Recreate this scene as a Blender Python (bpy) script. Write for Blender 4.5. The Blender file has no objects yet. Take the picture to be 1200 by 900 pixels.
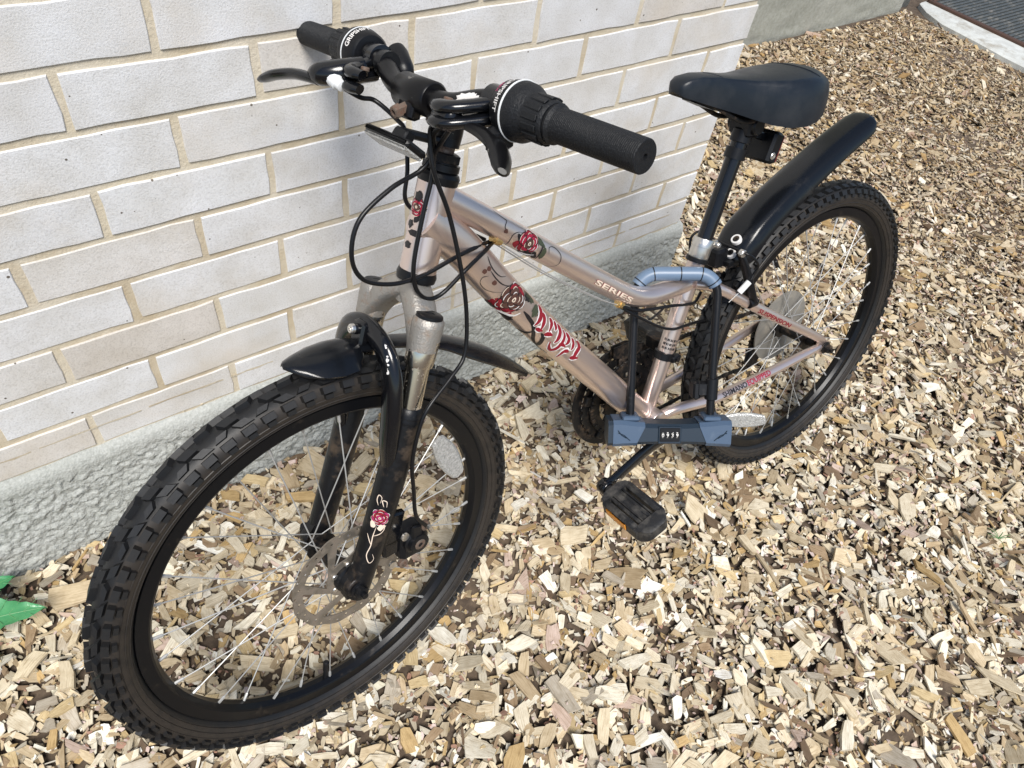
import bpy, bmesh, math, random
import numpy as np
from mathutils import Vector, Matrix, geometry, noise
rng = np.random.default_rng(11); random.seed(11)
S = bpy.context.scene; COL = S.collection; PI = math.pi

# ------------------------------------------------------------------ camera
cam = bpy.data.cameras.new('camera'); camo = bpy.data.objects.new('camera', cam); COL.objects.link(camo)
CX = (0.803394, -0.581295, 0.129052); CY = (0.370275, 0.657442, 0.656252); CZ = (-0.46632, -0.479444, 0.743424)
camo.matrix_world = Matrix(((CX[0], CY[0], CZ[0], -1.32134), (CX[1], CY[1], CZ[1], -0.8844), (CX[2], CY[2], CZ[2], 1.22965), (0, 0, 0, 1)))
cam.sensor_fit = 'HORIZONTAL'; cam.sensor_width = 36; cam.lens = 36*847.1/1200; cam.clip_start = .02; cam.clip_end = 200
S.camera = camo
# ------------------------------------------------------------------ light
SUN_EL, SUN_AZ = 56, 205          # degrees; azimuth clockwise from +y: light comes from behind the camera's left shoulder
W = bpy.data.worlds.new('World'); S.world = W; W.use_nodes = True
nt = W.node_tree; bg = nt.nodes['Background']; sky = nt.nodes.new('ShaderNodeTexSky'); sky.sky_type = 'NISHITA'
sky.sun_disc = False; sky.sun_elevation = math.radians(SUN_EL); sky.sun_rotation = math.radians(SUN_AZ)
sky.air_density = 1.0; sky.dust_density = .8; sky.ozone_density = 1.0
nt.links.new(sky.outputs[0], bg.inputs[0]); bg.inputs[1].default_value = .085
sl = bpy.data.lights.new('sun', 'SUN'); sl.energy = 3.4; sl.angle = math.radians(24); sl.color = (1, .96, .9)
so = bpy.data.objects.new('sun', sl); COL.objects.link(so)
az = math.radians(SUN_AZ); el = math.radians(SUN_EL)
sdir = Vector((math.sin(az)*math.cos(el), math.cos(az)*math.cos(el), math.sin(el)))
so.rotation_euler = sdir.to_track_quat('Z', 'Y').to_euler(); so.location = sdir*6
S.view_settings.view_transform = 'Standard'; S.view_settings.look = 'None'; S.view_settings.gamma = 1; S.view_settings.use_curve_mapping = False
S.view_settings.exposure = 0.44

# ------------------------------------------------------------------ materials
def nodes(m): return m.node_tree.nodes, m.node_tree.links
def newmat(name):
    m = bpy.data.materials.new(name); m.use_nodes = True
    return m, m.node_tree.nodes, m.node_tree.links, m.node_tree.nodes['Principled BSDF']
def noise_n(N, L, vec, scale, detail=4, rough=.55):
    n = N.new('ShaderNodeTexNoise'); n.inputs['Scale'].default_value = scale; n.inputs['Detail'].default_value = detail; n.inputs['Roughness'].default_value = rough
    if vec is not None: L.new(vec, n.inputs['Vector'])
    return n
def ramp(N, L, fac, stops):
    r = N.new('ShaderNodeValToRGB'); e = r.color_ramp.elements
    e[0].position = stops[0][0]; e[0].color = (*stops[0][1], 1) if len(stops[0][1]) == 3 else stops[0][1]
    e[1].position = stops[-1][0]; e[1].color = (*stops[-1][1], 1)
    for p, c in stops[1:-1]:
        k = e.new(p); k.color = (*c, 1)
    L.new(fac, r.inputs[0]); return r
def mixc(N, L, fac, a, b, mode='MIX'):
    m = N.new('ShaderNodeMix'); m.data_type = 'RGBA'; m.blend_type = mode
    for v, i in ((fac, 0), (a, 6), (b, 7)):
        if hasattr(v, 'links') or hasattr(v, 'is_linked'): L.new(v, m.inputs[i])
        else: m.inputs[i].default_value = v if i == 0 else (*v, 1)
    return m.outputs[2]
def bump(N, L, h, strength, dist, bsdf):
    b = N.new('ShaderNodeBump'); b.inputs['Strength'].default_value = strength; b.inputs['Distance'].default_value = dist
    L.new(h, b.inputs['Height']); L.new(b.outputs[0], bsdf.inputs['Normal']); return b
MATS = {}
def mat(name, col, rough=.5, metal=0., dirt=None, dscale=30, damt=(.5, .7), coat=0, bscale=0, bstr=0, col2=None, spec=.5, rvar=0):
    """plain material with fine grain, worn / dusty patches of their own colour"""
    m, N, L, b = newmat(name)
    tc = N.new('ShaderNodeTexCoord').outputs['Object']
    base = None
    if col2 is not None:
        n = noise_n(N, L, tc, dscale*2.3, 5); base = ramp(N, L, n.outputs[0], [(.35, col), (.65, col2)]).outputs[0]
    if dirt is not None:
        n = noise_n(N, L, tc, dscale, 8, .65); f = ramp(N, L, n.outputs[0], [(damt[0], (0, 0, 0)), (damt[1], (1, 1, 1))])
        base = mixc(N, L, f.outputs[0], base if base is not None else col, dirt)
        rr = N.new('ShaderNodeMapRange'); L.new(f.outputs[0], rr.inputs[0]); rr.inputs[3].default_value = rough; rr.inputs[4].default_value = min(.95, rough+.35)
        L.new(rr.outputs[0], b.inputs['Roughness'])
        if metal > 0:
            mr = N.new('ShaderNodeMapRange'); L.new(f.outputs[0], mr.inputs[0]); mr.inputs[3].default_value = metal; mr.inputs[4].default_value = 0; L.new(mr.outputs[0], b.inputs['Metallic'])
    else:
        b.inputs['Roughness'].default_value = rough; b.inputs['Metallic'].default_value = metal
    if rvar:
        n3 = noise_n(N, L, tc, dscale*1.7, 6, .7); rr = N.new('ShaderNodeMapRange'); L.new(n3.outputs[0], rr.inputs[0]); rr.inputs[1].default_value = .3; rr.inputs[2].default_value = .7
        rr.inputs[3].default_value = max(.05, rough-rvar); rr.inputs[4].default_value = rough+rvar; L.new(rr.outputs[0], b.inputs['Roughness'])
    if base is not None: L.new(base, b.inputs['Base Color'])
    else: b.inputs['Base Color'].default_value = (*col, 1)
    b.inputs['Coat Weight'].default_value = coat; b.inputs['Coat Roughness'].default_value = .12
    b.inputs['Specular IOR Level'].default_value = spec
    if bscale: bump(N, L, noise_n(N, L, tc, bscale, 4).outputs[0], bstr, .002, b)
    MATS[name] = m; return m
mat('paint', (.82, .68, .62), .3, .88, dirt=(.6, .46, .4), dscale=55, damt=(.7, 1.), coat=.5, rvar=0)
mat(name='black_plastic', spec=0.3, col=(.006, .0065, .008), rough=.36, metal=0, dirt=(.07, .065, .06), dscale=70, damt=(.62, .95), bscale=500, bstr=.08)
mat(name='black_gloss', spec=0.42, col=(.004, .0045, .006), rough=.2, metal=0, dirt=(.05, .045, .04), dscale=60, damt=(.64, .95), coat=.35)
mat(name='fender_black', spec=0.42, col=(.005, .006, .008), rough=.2, metal=0, dirt=(.04, .038, .035), dscale=26, damt=(.58, 1.), bscale=900, bstr=.05)
mat(name='worn_black', spec=0.35, col=(.006, .006, .007), rough=.32, metal=.2, dirt=(.4, .38, .34), dscale=85, damt=(.66, .7))
mat(name='grip_rubber', spec=0.32, col=(.008, .009, .011), rough=.5, metal=0, dirt=(.03, .03, .03), dscale=40, damt=(.52, .95), bscale=420, bstr=.5)
mat(name='saddle_vinyl', spec=0.42, col=(.008, .0115, .017), rough=.34, metal=0, dirt=(.035, .038, .042), dscale=14, damt=(.45, .95), bscale=1500, bstr=.12)
mat(name='cable_black', spec=0.35, col=(.006, .006, .007), rough=.35)
mat('alloy', (.72, .7, .66), .3, .95, dirt=(.3, .24, .17), dscale=90, damt=(.6, .8))
mat('crown_metal', (.36, .34, .31), .45, .65, dirt=(.18, .115, .07), dscale=60, damt=(.52, .72), bscale=420, bstr=.5)
mat('stanchion_metal', (.74, .7, .62), .2, 1., dirt=(.35, .22, .1), dscale=150, damt=(.6, .72))
mat('spoke_steel', (.5, .5, .49), .5, .6)
mat('rusty_steel', (.2, .16, .13), .5, .7, dirt=(.12, .062, .04), dscale=150, damt=(.42, .62))
mat('rotor_steel', (.27, .24, .2), .45, .75, dirt=(.17, .13, .095), dscale=70, damt=(.45, .7))
mat(name='dark_steel', spec=0.35, col=(.025, .025, .026), rough=.45, metal=.7, dirt=(.12, .08, .05), dscale=60, damt=(.5, .75))
mat(name='rim_black', spec=0.35, col=(.005, .0055, .007), rough=.28, metal=.2, dirt=(.07, .055, .04), dscale=40, damt=(.6, .85))
mat('reflector_clear', (.38, .38, .37), .2, .35, bscale=380, bstr=1., col2=(.6, .6, .58), dscale=120)
mat('white_plastic', (.75, .77, .78), .4)
mat('amber', (.75, .28, .02), .3, 0, bscale=500, bstr=.6)
mat('red_lens', (.14, .008, .012), .15, 0, coat=.3)
mat('brass', (.7, .5, .22), .32, .9, dirt=(.3, .2, .1), dscale=120, damt=(.55, .75))
mat('pie_plate', (.2, .19, .17), .35, 0, dirt=(.3, .27, .22), dscale=30)
mat('lock_navy', (.008, .02, .036), .45, 0, bscale=700, bstr=.06)
mat('lock_blue', (.056, .092, .15), .42, 0, bscale=700, bstr=.06, dirt=(.12, .165, .22), dscale=35, damt=(.6, .95))
mat('sleeve_blue', (.13, .19, .28), .38, 0, dirt=(.24, .3, .38), dscale=40, damt=(.6, .95))
mat('print_white', (.74, .72, .7), .5); mat(name='muddy_black', spec=0.35, col=(.006, .006, .007), rough=.35, metal=0, dirt=(.085, .06, .04), dscale=32, damt=(.55, .8), bscale=90, bstr=.4); mat('dusty_black', (.01, .011, .013), .5, 0, dirt=(.13, .12, .105), dscale=45, damt=(.45, .8), bscale=200, bstr=.4); mat('print_red', (.24, .008, .02), .4); mat('print_crimson', (.34, .012, .04), .4)
mat('print_black', (.012, .01, .012), .4); mat('print_brown', (.09, .04, .03), .4); mat('print_green', (.05, .06, .035), .4); mat('print_cream', (.75, .62, .5), .45); mat('print_pink', (.34, .02, .1), .4)
mat('mortar', (.59, .52, .39), .9, 0, dirt=(.46, .37, .24), dscale=7, damt=(.45, .7), bscale=260, bstr=.6, col2=(.65, .59, .48))
mat('leaf_green', (.05, .25, .1), .36, 0, dirt=(.09, .33, .12), dscale=25, damt=(.4, .7), coat=.2, bscale=120, bstr=.3)
mat('stem_green', (.11, .3, .12), .5); mat('grass_green', (.06, .16, .04), .5)
mat('soil', (.07, .05, .035), .95, 0, dirt=(.15, .11, .075), dscale=40, damt=(.4, .7), bscale=140, bstr=.8)
mat('edging_concrete', (.5, .51, .49), .85, 0, dirt=(.3, .27, .22), dscale=9, damt=(.5, .7), bscale=120, bstr=.5, col2=(.6, .62, .6))
mat('grate_grey', (.1, .11, .11), .6, .4, dirt=(.2, .19, .17), dscale=20, damt=(.5, .75)); mat('grate_frame', (.1, .055, .04), .7, .3, dirt=(.05, .035, .03), dscale=40)

def tyre_mat():
    m, N, L, b = newmat('tyre_rubber'); tc = N.new('ShaderNodeTexCoord').outputs['Object']
    at = N.new('ShaderNodeAttribute'); at.attribute_name = 'wear'
    n = noise_n(N, L, tc, 60, 7, .65); n2 = noise_n(N, L, tc, 9, 3)
    mul = N.new('ShaderNodeMath'); mul.operation = 'MULTIPLY_ADD'; L.new(n.outputs[0], mul.inputs[0]); mul.inputs[1].default_value = 1.4; L.new(n2.outputs[0], mul.inputs[2])
    f = N.new('ShaderNodeMath'); f.operation = 'ADD'; L.new(mul.outputs[0], f.inputs[0]); L.new(at.outputs['Fac'], f.inputs[1])
    r = ramp(N, L, f.outputs[0], [(.0, (.009, .0105, .0135)), (.5, (.009, .0095, .0105)), (.78, (.012, .011, .0105)), (1, (.027, .022, .018))])
    mr = N.new('ShaderNodeMapRange'); L.new(f.outputs[0], mr.inputs[0]); mr.inputs[1].default_value = .4; mr.inputs[2].default_value = 2.2; L.new(mr.outputs[0], r.inputs[0])
    L.new(r.outputs[0], b.inputs['Base Color']); b.inputs['Roughness'].default_value = .5; b.inputs['Specular IOR Level'].default_value = .45
    bump(N, L, n.outputs[0], .35, .0012, b); MATS['tyre_rubber'] = m
tyre_mat()
def brick_mat():
    m, N, L, b = newmat('brick'); tc = N.new('ShaderNodeTexCoord').outputs['Object']; oi = N.new('ShaderNodeObjectInfo')
    add = N.new('ShaderNodeVectorMath'); add.operation = 'MULTIPLY_ADD'; L.new(oi.outputs['Random'], add.inputs[0]); add.inputs[1].default_value = (7, 13, 5); L.new(tc, add.inputs[2]); v = add.outputs[0]
    tone = ramp(N, L, oi.outputs['Random'], [(0, (.70, .70, .705)), (.3, (.735, .74, .75)), (.75, (.72, .72, .725)), (.93, (.70, .68, .655)), (1, (.64, .6, .555))])
    n1 = noise_n(N, L, v, 14, 4); c1 = ramp(N, L, n1.outputs[0], [(.3, (.86, .84, .8)), (.6, (1, 1, 1)), (.75, (1.06, 1.06, 1.07))])
    base = mixc(N, L, 1., tone.outputs[0], c1.outputs[0], 'MULTIPLY')
    fine = noise_n(N, L, v, 420, 3, .7); cf = ramp(N, L, fine.outputs[0], [(.3, (.74, .73, .71)), (.5, (.98, .98, .98)), (.8, (1.06, 1.06, 1.06))])
    base = mixc(N, L, .8, base, cf.outputs[0], 'MULTIPLY')
    vo = N.new('ShaderNodeTexVoronoi'); vo.inputs['Scale'].default_value = 65; L.new(v, vo.inputs['Vector'])
    vs = N.new('ShaderNodeTexVoronoi'); vs.inputs['Scale'].default_value = 65; L.new(v, vs.inputs['Vector'])
    # dark grit: tiny specks in a few of the cells
    sep = N.new('ShaderNodeSeparateColor'); L.new(vs.outputs['Color'], sep.inputs[0])
    lt = N.new('ShaderNodeMath'); lt.operation = 'MULTIPLY'; L.new(sep.outputs[0], lt.inputs[0]); lt.inputs[1].default_value = .2
    sz = N.new('ShaderNodeMath'); sz.operation = 'LESS_THAN'; L.new(vo.outputs['Distance'], sz.inputs[0])
    pw = N.new('ShaderNodeMath'); pw.operation = 'POWER'; L.new(sep.outputs[0], pw.inputs[0]); pw.inputs[1].default_value = 7
    m2 = N.new('ShaderNodeMath'); m2.operation = 'MULTIPLY'; L.new(pw.outputs[0], m2.inputs[0]); m2.inputs[1].default_value = .13; L.new(m2.outputs[0], sz.inputs[1])
    base = mixc(N, L, sz.outputs[0], base, (.14, .12, .1))
    st = noise_n(N, L, v, 5, 6, .6); fs = ramp(N, L, st.outputs[0], [(.52, (0, 0, 0)), (.78, (.55, .55, .55))])
    base = mixc(N, L, fs.outputs[0], base, (.62, .54, .43))
    L.new(base, b.inputs['Base Color']); b.inputs['Roughness'].default_value = .85; b.inputs['Specular IOR Level'].default_value = .25
    mm = N.new('ShaderNodeMath'); mm.operation = 'MULTIPLY_ADD'; L.new(n1.outputs[0], mm.inputs[0]); mm.inputs[1].default_value = 2.5; L.new(fine.outputs[0], mm.inputs[2])
    bump(N, L, mm.outputs[0], .7, .0009, b); MATS['brick'] = m
brick_mat()
def rough_mat(name, c1, c2, sc):
    m, N, L, b = newmat(name); tc = N.new('ShaderNodeTexCoord').outputs['Object']
    n = noise_n(N, L, tc, sc, 6, .7); n2 = noise_n(N, L, tc, 3, 3)
    r = ramp(N, L, n.outputs[0], [(.3, c1), (.7, c2)]); c = mixc(N, L, .5, r.outputs[0], ramp(N, L, n2.outputs[0], [(.3, (.8, .82, .78)), (.7, (1.1, 1.1, 1.1))]).outputs[0], 'MULTIPLY')
    L.new(c, b.inputs['Base Color']); b.inputs['Roughness'].default_value = .92; b.inputs['Specular IOR Level'].default_value = .2
    v = N.new('ShaderNodeTexVoronoi'); v.inputs['Scale'].default_value = 260; L.new(tc, v.inputs['Vector'])
    bump(N, L, v.outputs['Distance'], .5, .002, b); MATS[name] = m
rough_mat('plinth_render', (.34, .35, .33), (.52, .53, .51), 150)
rough_mat('grey_render', (.27, .27, .23), (.4, .4, .36), 60)
def wood_mat():
    m, N, L, b = newmat('chip_wood')
    a = N.new('ShaderNodeAttribute'); a.attribute_name = 'chip_color'; g = N.new('ShaderNodeAttribute'); g.attribute_name = 'grain'
    mp = N.new('ShaderNodeMapping'); mp.inputs['Scale'].default_value = (45, 520, 300); L.new(g.outputs['Vector'], mp.inputs['Vector'])
    n = noise_n(N, L, mp.outputs[0], 1, 4, .6); n2 = noise_n(N, L, g.outputs['Vector'], 60, 3)
    c = ramp(N, L, n.outputs[0], [(.25, (.62, .56, .48)), (.5, (1, .99, .97)), (.8, (1.12, 1.12, 1.12))])
    c2 = ramp(N, L, n2.outputs[0], [(.3, (.8, .76, .7)), (.6, (1.05, 1.05, 1.05))])
    x = mixc(N, L, 1., a.outputs['Color'], c.outputs[0], 'MULTIPLY'); x = mixc(N, L, .8, x, c2.outputs[0], 'MULTIPLY')
    L.new(x, b.inputs['Base Color']); b.inputs['Roughness'].default_value = .8; b.inputs['Specular IOR Level'].default_value = .3
    bump(N, L, n.outputs[0], .6, .0008, b); MATS['chip_wood'] = m
wood_mat()

# ------------------------------------------------------------------ mesh helpers
class MB:
    def __init__(s): s.v = []; s.f = []; s.m = []
    def add(s, vs, fs, mi=0):
        k = len(s.v); s.v += [tuple(map(float, p)) for p in vs]; s.f += [tuple(i+k for i in q) for q in fs]; s.m += [mi]*len(fs); return s
    def flip(s): s.v = [(-a, b, c) for a, b, c in s.v]; return s
    def obj(s, name, mats, parent=None, mw=None, sharp=35, label=None, kind=None, smooth=True):
        me = bpy.data.meshes.new(name); me.from_pydata(s.v, [], s.f); me.validate()
        for m in ([mats] if isinstance(mats, str) else mats): me.materials.append(MATS[m])
        if len(me.polygons) == len(s.m): me.polygons.foreach_set('material_index', s.m)
        bm = bmesh.new(); bm.from_mesh(me); bmesh.ops.recalc_face_normals(bm, faces=bm.faces); bm.to_mesh(me); bm.free()
        if smooth:
            me.polygons.foreach_set('use_smooth', [True]*len(me.polygons)); me.set_sharp_from_angle(angle=math.radians(sharp))
        return link(name, me, parent, mw, label, kind)
def link(name, me, parent=None, mw=None, label=None, kind=None):
    o = bpy.data.objects.new(name, me); COL.objects.link(o)
    if parent is not None: o.parent = parent
    if mw is not None: o.matrix_local = mw
    if label: o['label'] = label
    if kind: o['kind'] = kind
    return o
def thing(o, label, cat, group=None):
    o['label'] = label; o['category'] = cat
    if group: o['group'] = group
    return o
def empty(name, label, cat, mw=None):
    o = bpy.data.objects.new(name, None); o.empty_display_size = .05; COL.objects.link(o)
    if mw is not None: o.matrix_world = mw
    return thing(o, label, cat)
def V3(p): return Vector(p)
def crom(pts, k=6):
    P = [Vector(p) for p in pts]; P = [P[0]*2-P[1]]+P+[P[-1]*2-P[-2]]; out = []
    for i in range(1, len(P)-2):
        a, b, c, d = P[i-1], P[i], P[i+1], P[i+2]
        for j in range(k):
            t = j/k; out.append(.5*((2*b)+(c-a)*t+(2*a-5*b+4*c-d)*t*t+(3*b-a-3*c+d)*t**3))
    out.append(P[-2]); return out
def frames(P, up=None):
    n = len(P); T = [(P[min(i+1, n-1)]-P[max(i-1, 0)]).normalized() for i in range(n)]
    u = Vector(up) if up is not None else (Vector((0, 0, 1)) if abs(T[0].z) < .9 else Vector((1, 0, 0)))
    A = []
    for t in T:
        u = (u-t*u.dot(t)).normalized(); A.append((t, u.copy(), t.cross(u)))
    return A
def tube(mb, pts, r, n=12, mi=0, caps=True, up=None, sq=(1, 1)):
    P = [Vector(p) for p in pts]; R = r if hasattr(r, '__len__') else [r]*len(P); A = frames(P, up); vs = []; fs = []
    if len(R) != len(P):
        R = [np.interp(i/(len(P)-1), np.linspace(0, 1, len(R)), R) for i in range(len(P))]
    for p, rr, (t, u, w) in zip(P, R, A):
        for j in range(n):
            a = 2*PI*j/n; vs.append(p+u*(math.cos(a)*rr*sq[0])+w*(math.sin(a)*rr*sq[1]))
    for i in range(len(P)-1):
        for j in range(n): fs.append((i*n+j, i*n+(j+1) % n, (i+1)*n+(j+1) % n, (i+1)*n+j))
    if caps: fs.append(tuple(range(n))[::-1]); fs.append(tuple((len(P)-1)*n+j for j in range(n)))
    mb.add(vs, fs, mi); return mb
def lathe(mb, o, d, prof, n=24, mi=0, closed=False, caps=True):
    """profile of (distance along d, radius)"""
    o = Vector(o); d = Vector(d).normalized(); u = Vector((0, 0, 1)) if abs(d.z) < .9 else Vector((1, 0, 0)); u = (u-d*u.dot(d)).normalized(); w = d.cross(u); vs = []; fs = []
    for t, r in prof:
        for j in range(n):
            a = 2*PI*j/n; vs.append(o+d*t+(u*math.cos(a)+w*math.sin(a))*r)
    K = len(prof)
    for i in range(K if closed else K-1):
        for j in range(n): fs.append((i*n+j, i*n+(j+1) % n, ((i+1) % K)*n+(j+1) % n, ((i+1) % K)*n+j))
    if not closed and caps: fs.append(tuple(range(n))[::-1]); fs.append(tuple((K-1)*n+j for j in range(n)))
    mb.add(vs, fs, mi); return mb
def cyl(mb, a, b, r, n=16, mi=0, ch=0, r2=None):
    a = Vector(a); b = Vector(b); L = (b-a).length; r2 = r if r2 is None else r2
    prof = [(0, r-ch), (ch, r), (L-ch, r2), (L, r2-ch)] if ch else [(0, r), (L, r2)]
    return lathe(mb, a, b-a, prof, n, mi)
def loft(mb, rings, mi=0, caps=True, loop=True):
    n = len(rings[0]); vs = [p for r in rings for p in r]; fs = []
    for i in range(len(rings)-1):
        for j in range(n if loop else n-1): fs.append((i*n+j, i*n+(j+1) % n, (i+1)*n+(j+1) % n, (i+1)*n+j))
    if caps: fs.append(tuple(range(n))[::-1]); fs.append(tuple((len(rings)-1)*n+j for j in range(n)))
    mb.add(vs, fs, mi); return mb
def box(mb, c, X, Y, Z, ch=.002, mi=0):
    """chamfered box; X, Y, Z are half-extent vectors"""
    c = Vector(c); X, Y, Z = Vector(X), Vector(Y), Vector(Z); x, y, z = X.normalized(), Y.normalized(), Z.normalized(); rings = []
    for s, t in ((-1, ch), (-1, 0), (1, 0), (1, ch)):
        o = c+Z*s+z*(-s*(ch if t == 0 else 0)); r = []
        h = 0 if t == 0 else ch
        a, b = X.length-h, Y.length-h; k = ch
        for px, py in ((a-k, -b), (a, -b+k), (a, b-k), (a-k, b), (-a+k, b), (-a, b-k), (-a, -b+k), (-a+k, -b)): r.append(o+x*px+y*py)
        rings.append(r)
    return loft(mb, rings, mi)
def plate(mb, outer, holes, M, th, mi=0):
    """flat plate with real holes; outline in 2D, M maps (x, y, z) to place, thickness along z"""
    loops = [[Vector((p[0], p[1], 0)) for p in outer]]+[[Vector((p[0], p[1], 0)) for p in h] for h in holes]
    tri = geometry.tessellate_polygon(loops); flat = [p for l in loops for p in l]; n = len(flat)
    vs = [M @ Vector((p.x, p.y, th/2)) for p in flat]+[M @ Vector((p.x, p.y, -th/2)) for p in flat]; fs = [tuple(t) for t in tri]+[tuple(i+n for i in t[::-1]) for t in tri]
    k = 0
    for l in loops:
        for j in range(len(l)):
            a, b = k+j, k+(j+1) % len(l); fs.append((a, b, b+n, a+n))
        k += len(l)
    mb.add(vs, fs, mi); return mb
def circ2(cx, cy, r, n=12, ph=0): return [(cx+r*math.cos(ph+2*PI*i/n), cy+r*math.sin(ph+2*PI*i/n)) for i in range(n)]
def MX(o, x, y, z):
    return Matrix(((x[0], y[0], z[0], o[0]), (x[1], y[1], z[1], o[1]), (x[2], y[2], z[2], o[2]), (0, 0, 0, 1)))

# ------------------------------------------------------------------ the brick wall
def brick_mesh(Lb, seed):
    r = random.Random(seed); hx, hz, dp = Lb/2, .0325, .1; out = []
    def edge(a, b, k):
        for i in range(k):
            t = i/k; out.append((a[0]+(b[0]-a[0])*t+r.gauss(0, .0007), a[1]+(b[1]-a[1])*t+r.gauss(0, .0007)))
    k = 7 if Lb > .15 else 4
    edge((-hx, -hz), (hx, -hz), k); edge((hx, -hz), (hx, hz), 3); edge((hx, hz), (-hx, hz), k); edge((-hx, hz), (-hx, -hz), 3)
    n = len(out); e = .0012; dz = [r.uniform(-.0006, .0006) for _ in range(n)]
    vs = [(x*(1-e/hx), -.0002, z*(1-e/hz)) for x, z in out]+[(x, .0014+d, z) for (x, z), d in zip(out, dz)]+[(x, dp, z) for x, z in out]
    fs = [tuple(range(n))]+[(i+o, (i+1) % n+o, (i+1) % n+o+n, i+o+n) for o in (0, n) for i in range(n)]
    me = bpy.data.meshes.new('brick'); me.from_pydata(vs, [], fs); me.materials.append(MATS['brick'])
    bm = bmesh.new(); bm.from_mesh(me); bmesh.ops.recalc_face_normals(bm, faces=bm.faces); bm.to_mesh(me); bm.free()
    me.shade_flat(); return me
FULL = [brick_mesh(.215, i) for i in range(10)]; HALF = [brick_mesh(.1025, 50+i) for i in range(4)]
mb = MB(); box(mb, (-2.502, .5018, 1.6), (2.499, 0, 0), (0, .4995, 0), (0, 0, 1.4), .001)
wall = mb.obj('brick_wall', 'mortar', smooth=False)
thing(wall, 'pale brick wall with tan mortar on a rough rendered plinth behind the bicycle', 'wall')
more = MB(); i = 0
for r in range(-27, 9):
    z = .845-.075*r; x1 = 0.; k = 0
    while x1 > -4.9:
        Lb = .1025 if (r % 2 and k == 0) else .215
        near = r >= -7 and x1 > -2.75
        if near:
            b = link('brick', (HALF if Lb < .15 else FULL)[i % (4 if Lb < .15 else 10)], wall, Matrix.Translation((x1-Lb/2+random.uniform(-.001, .001), random.uniform(-.0007, .0007), z+random.uniform(-.0008, .0008))) @ Matrix.Rotation(random.uniform(-.003, .003), 4, 'Y'))
            i += 1
        else: box(more, (x1-Lb/2, .05, z), (Lb/2, 0, 0), (0, .05, 0), (0, 0, .0325), .0015)
        x1 -= Lb+.01; k += 1
more.obj('brickwork', 'brick', wall, kind='stuff')
# plinth: coarse render with a smooth bevelled top
xs = np.arange(-2.8, .013, .003); prof = [(-.012, z) for z in np.arange(-.03, .186, .003)]+[(-.0115, .19), (-.009, .197), (-.0045, .2055), (.01, .2095)]
P = np.array(prof); nx, nz = len(xs), len(prof); vs = np.zeros((nx, nz, 3)); vs[..., 0] = xs[:, None]; vs[..., 1] = P[None, :, 0]; vs[..., 2] = P[None, :, 1]
r1 = rng.random((nx, nz))
def blur(a, k):
    for _ in range(k): a = (a+np.roll(a, 1, 0)+np.roll(a, -1, 0)+np.roll(a, 1, 1)+np.roll(a, -1, 1))/5
    return a
rough = (r1-.5)*.0026+(blur(rng.random((nx, nz)), 1)-.5)*.009+(blur(rng.random((nx, nz)), 3)-.5)*.008+(blur(rng.random((nx, nz)), 16)-.5)*.025
amp = np.clip((.19-P[:, 1])/.02, 0.08, 1); vs[..., 1] += np.clip(rough, -.006, .004)*amp[None, :]; vs[..., 2] += (blur(rng.random((nx, nz)), 2)-.5)*.008*amp[None, :]
vs[..., 2] += (blur(rng.random((nx, nz)), 30)-.5)[:, -1:]*.05*np.clip((P[:, 1]-.17)/.02, 0, 1)[None, :]
idx = np.arange(nx*nz).reshape(nx, nz); q = np.stack([idx[:-1, :-1], idx[1:, :-1], idx[1:, 1:], idx[:-1, 1:]], -1).reshape(-1, 4)
mb = MB(); mb.add(vs.reshape(-1, 3), q.tolist())
k = len(mb.v); zs = P[:, 1]; ed = idx[-1]            # return at the corner
mb.add([(.0125, 1., z) for z in zs], []); mb.f += [(int(ed[j]), k+j, k+j+1, int(ed[j+1])) for j in range(nz-1)]; mb.m += [0]*(nz-1)
pl = mb.obj('plinth', 'plinth_render', wall, sharp=80)
# loose mortar crumbs on the plinth ledge
mb = MB()
for c in [(-1.18, .006, .2125), (-1.165, .005, .2135), (-1.21, .007, .212), (-1.28, .007, .2115), (-.74, .006, .212)]:
    s = random.uniform(.004, .008); box(mb, c, (s, s*.3, 0), (-s*.3, s*.7, 0), (0, 0, s*.5), s*.3)
mb.obj('mortar_crumb', 'mortar', wall, kind='stuff')
# a pale smear of mortar along the lowest course
mb = MB(); x = -2.6
while x < -.02:
    L_ = random.uniform(.05, .16); k = 8; top = [(x+L_*i/k, -.0012, .2525+.0016*math.sin(x*9)+random.uniform(.0005, .0022)) for i in range(k+1)]; bot = [(a, -.0008, c-random.uniform(.0022, .005)) for a, b, c in top]; mb.add(top+bot, [(i, i+1, k+2+i, k+1+i) for i in range(k)]); x += L_+random.choice((.004, .012, .05))
mb.obj('mortar_smear', 'mortar', wall, kind='stuff')
# second wall, set back a metre
mb = MB(); nx2, nz2 = 110, 60; g = []; rr2 = blur(rng.random((nx2, nz2)), 2)
vs = [(0.012+2.75*a/(nx2-1), 1.02+(rr2[a, b]-.5)*.02, -.05+3.0*(b/(nz2-1))**2) for a in range(nx2) for b in range(nz2)]
fs = [(a*nz2+b, (a+1)*nz2+b, (a+1)*nz2+b+1, a*nz2+b+1) for a in range(nx2-1) for b in range(nz2-1)]; mb.add(vs, fs)
box(mb, (1.45, 1.25, 1.47), (1.44, 0, 0), (0, .2, 0), (0, 0, 1.52), .002)
thing(mb.obj('rendered_wall', 'grey_render', sharp=80), 'grey rough rendered wall set back beyond the brick corner', 'wall')

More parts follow.
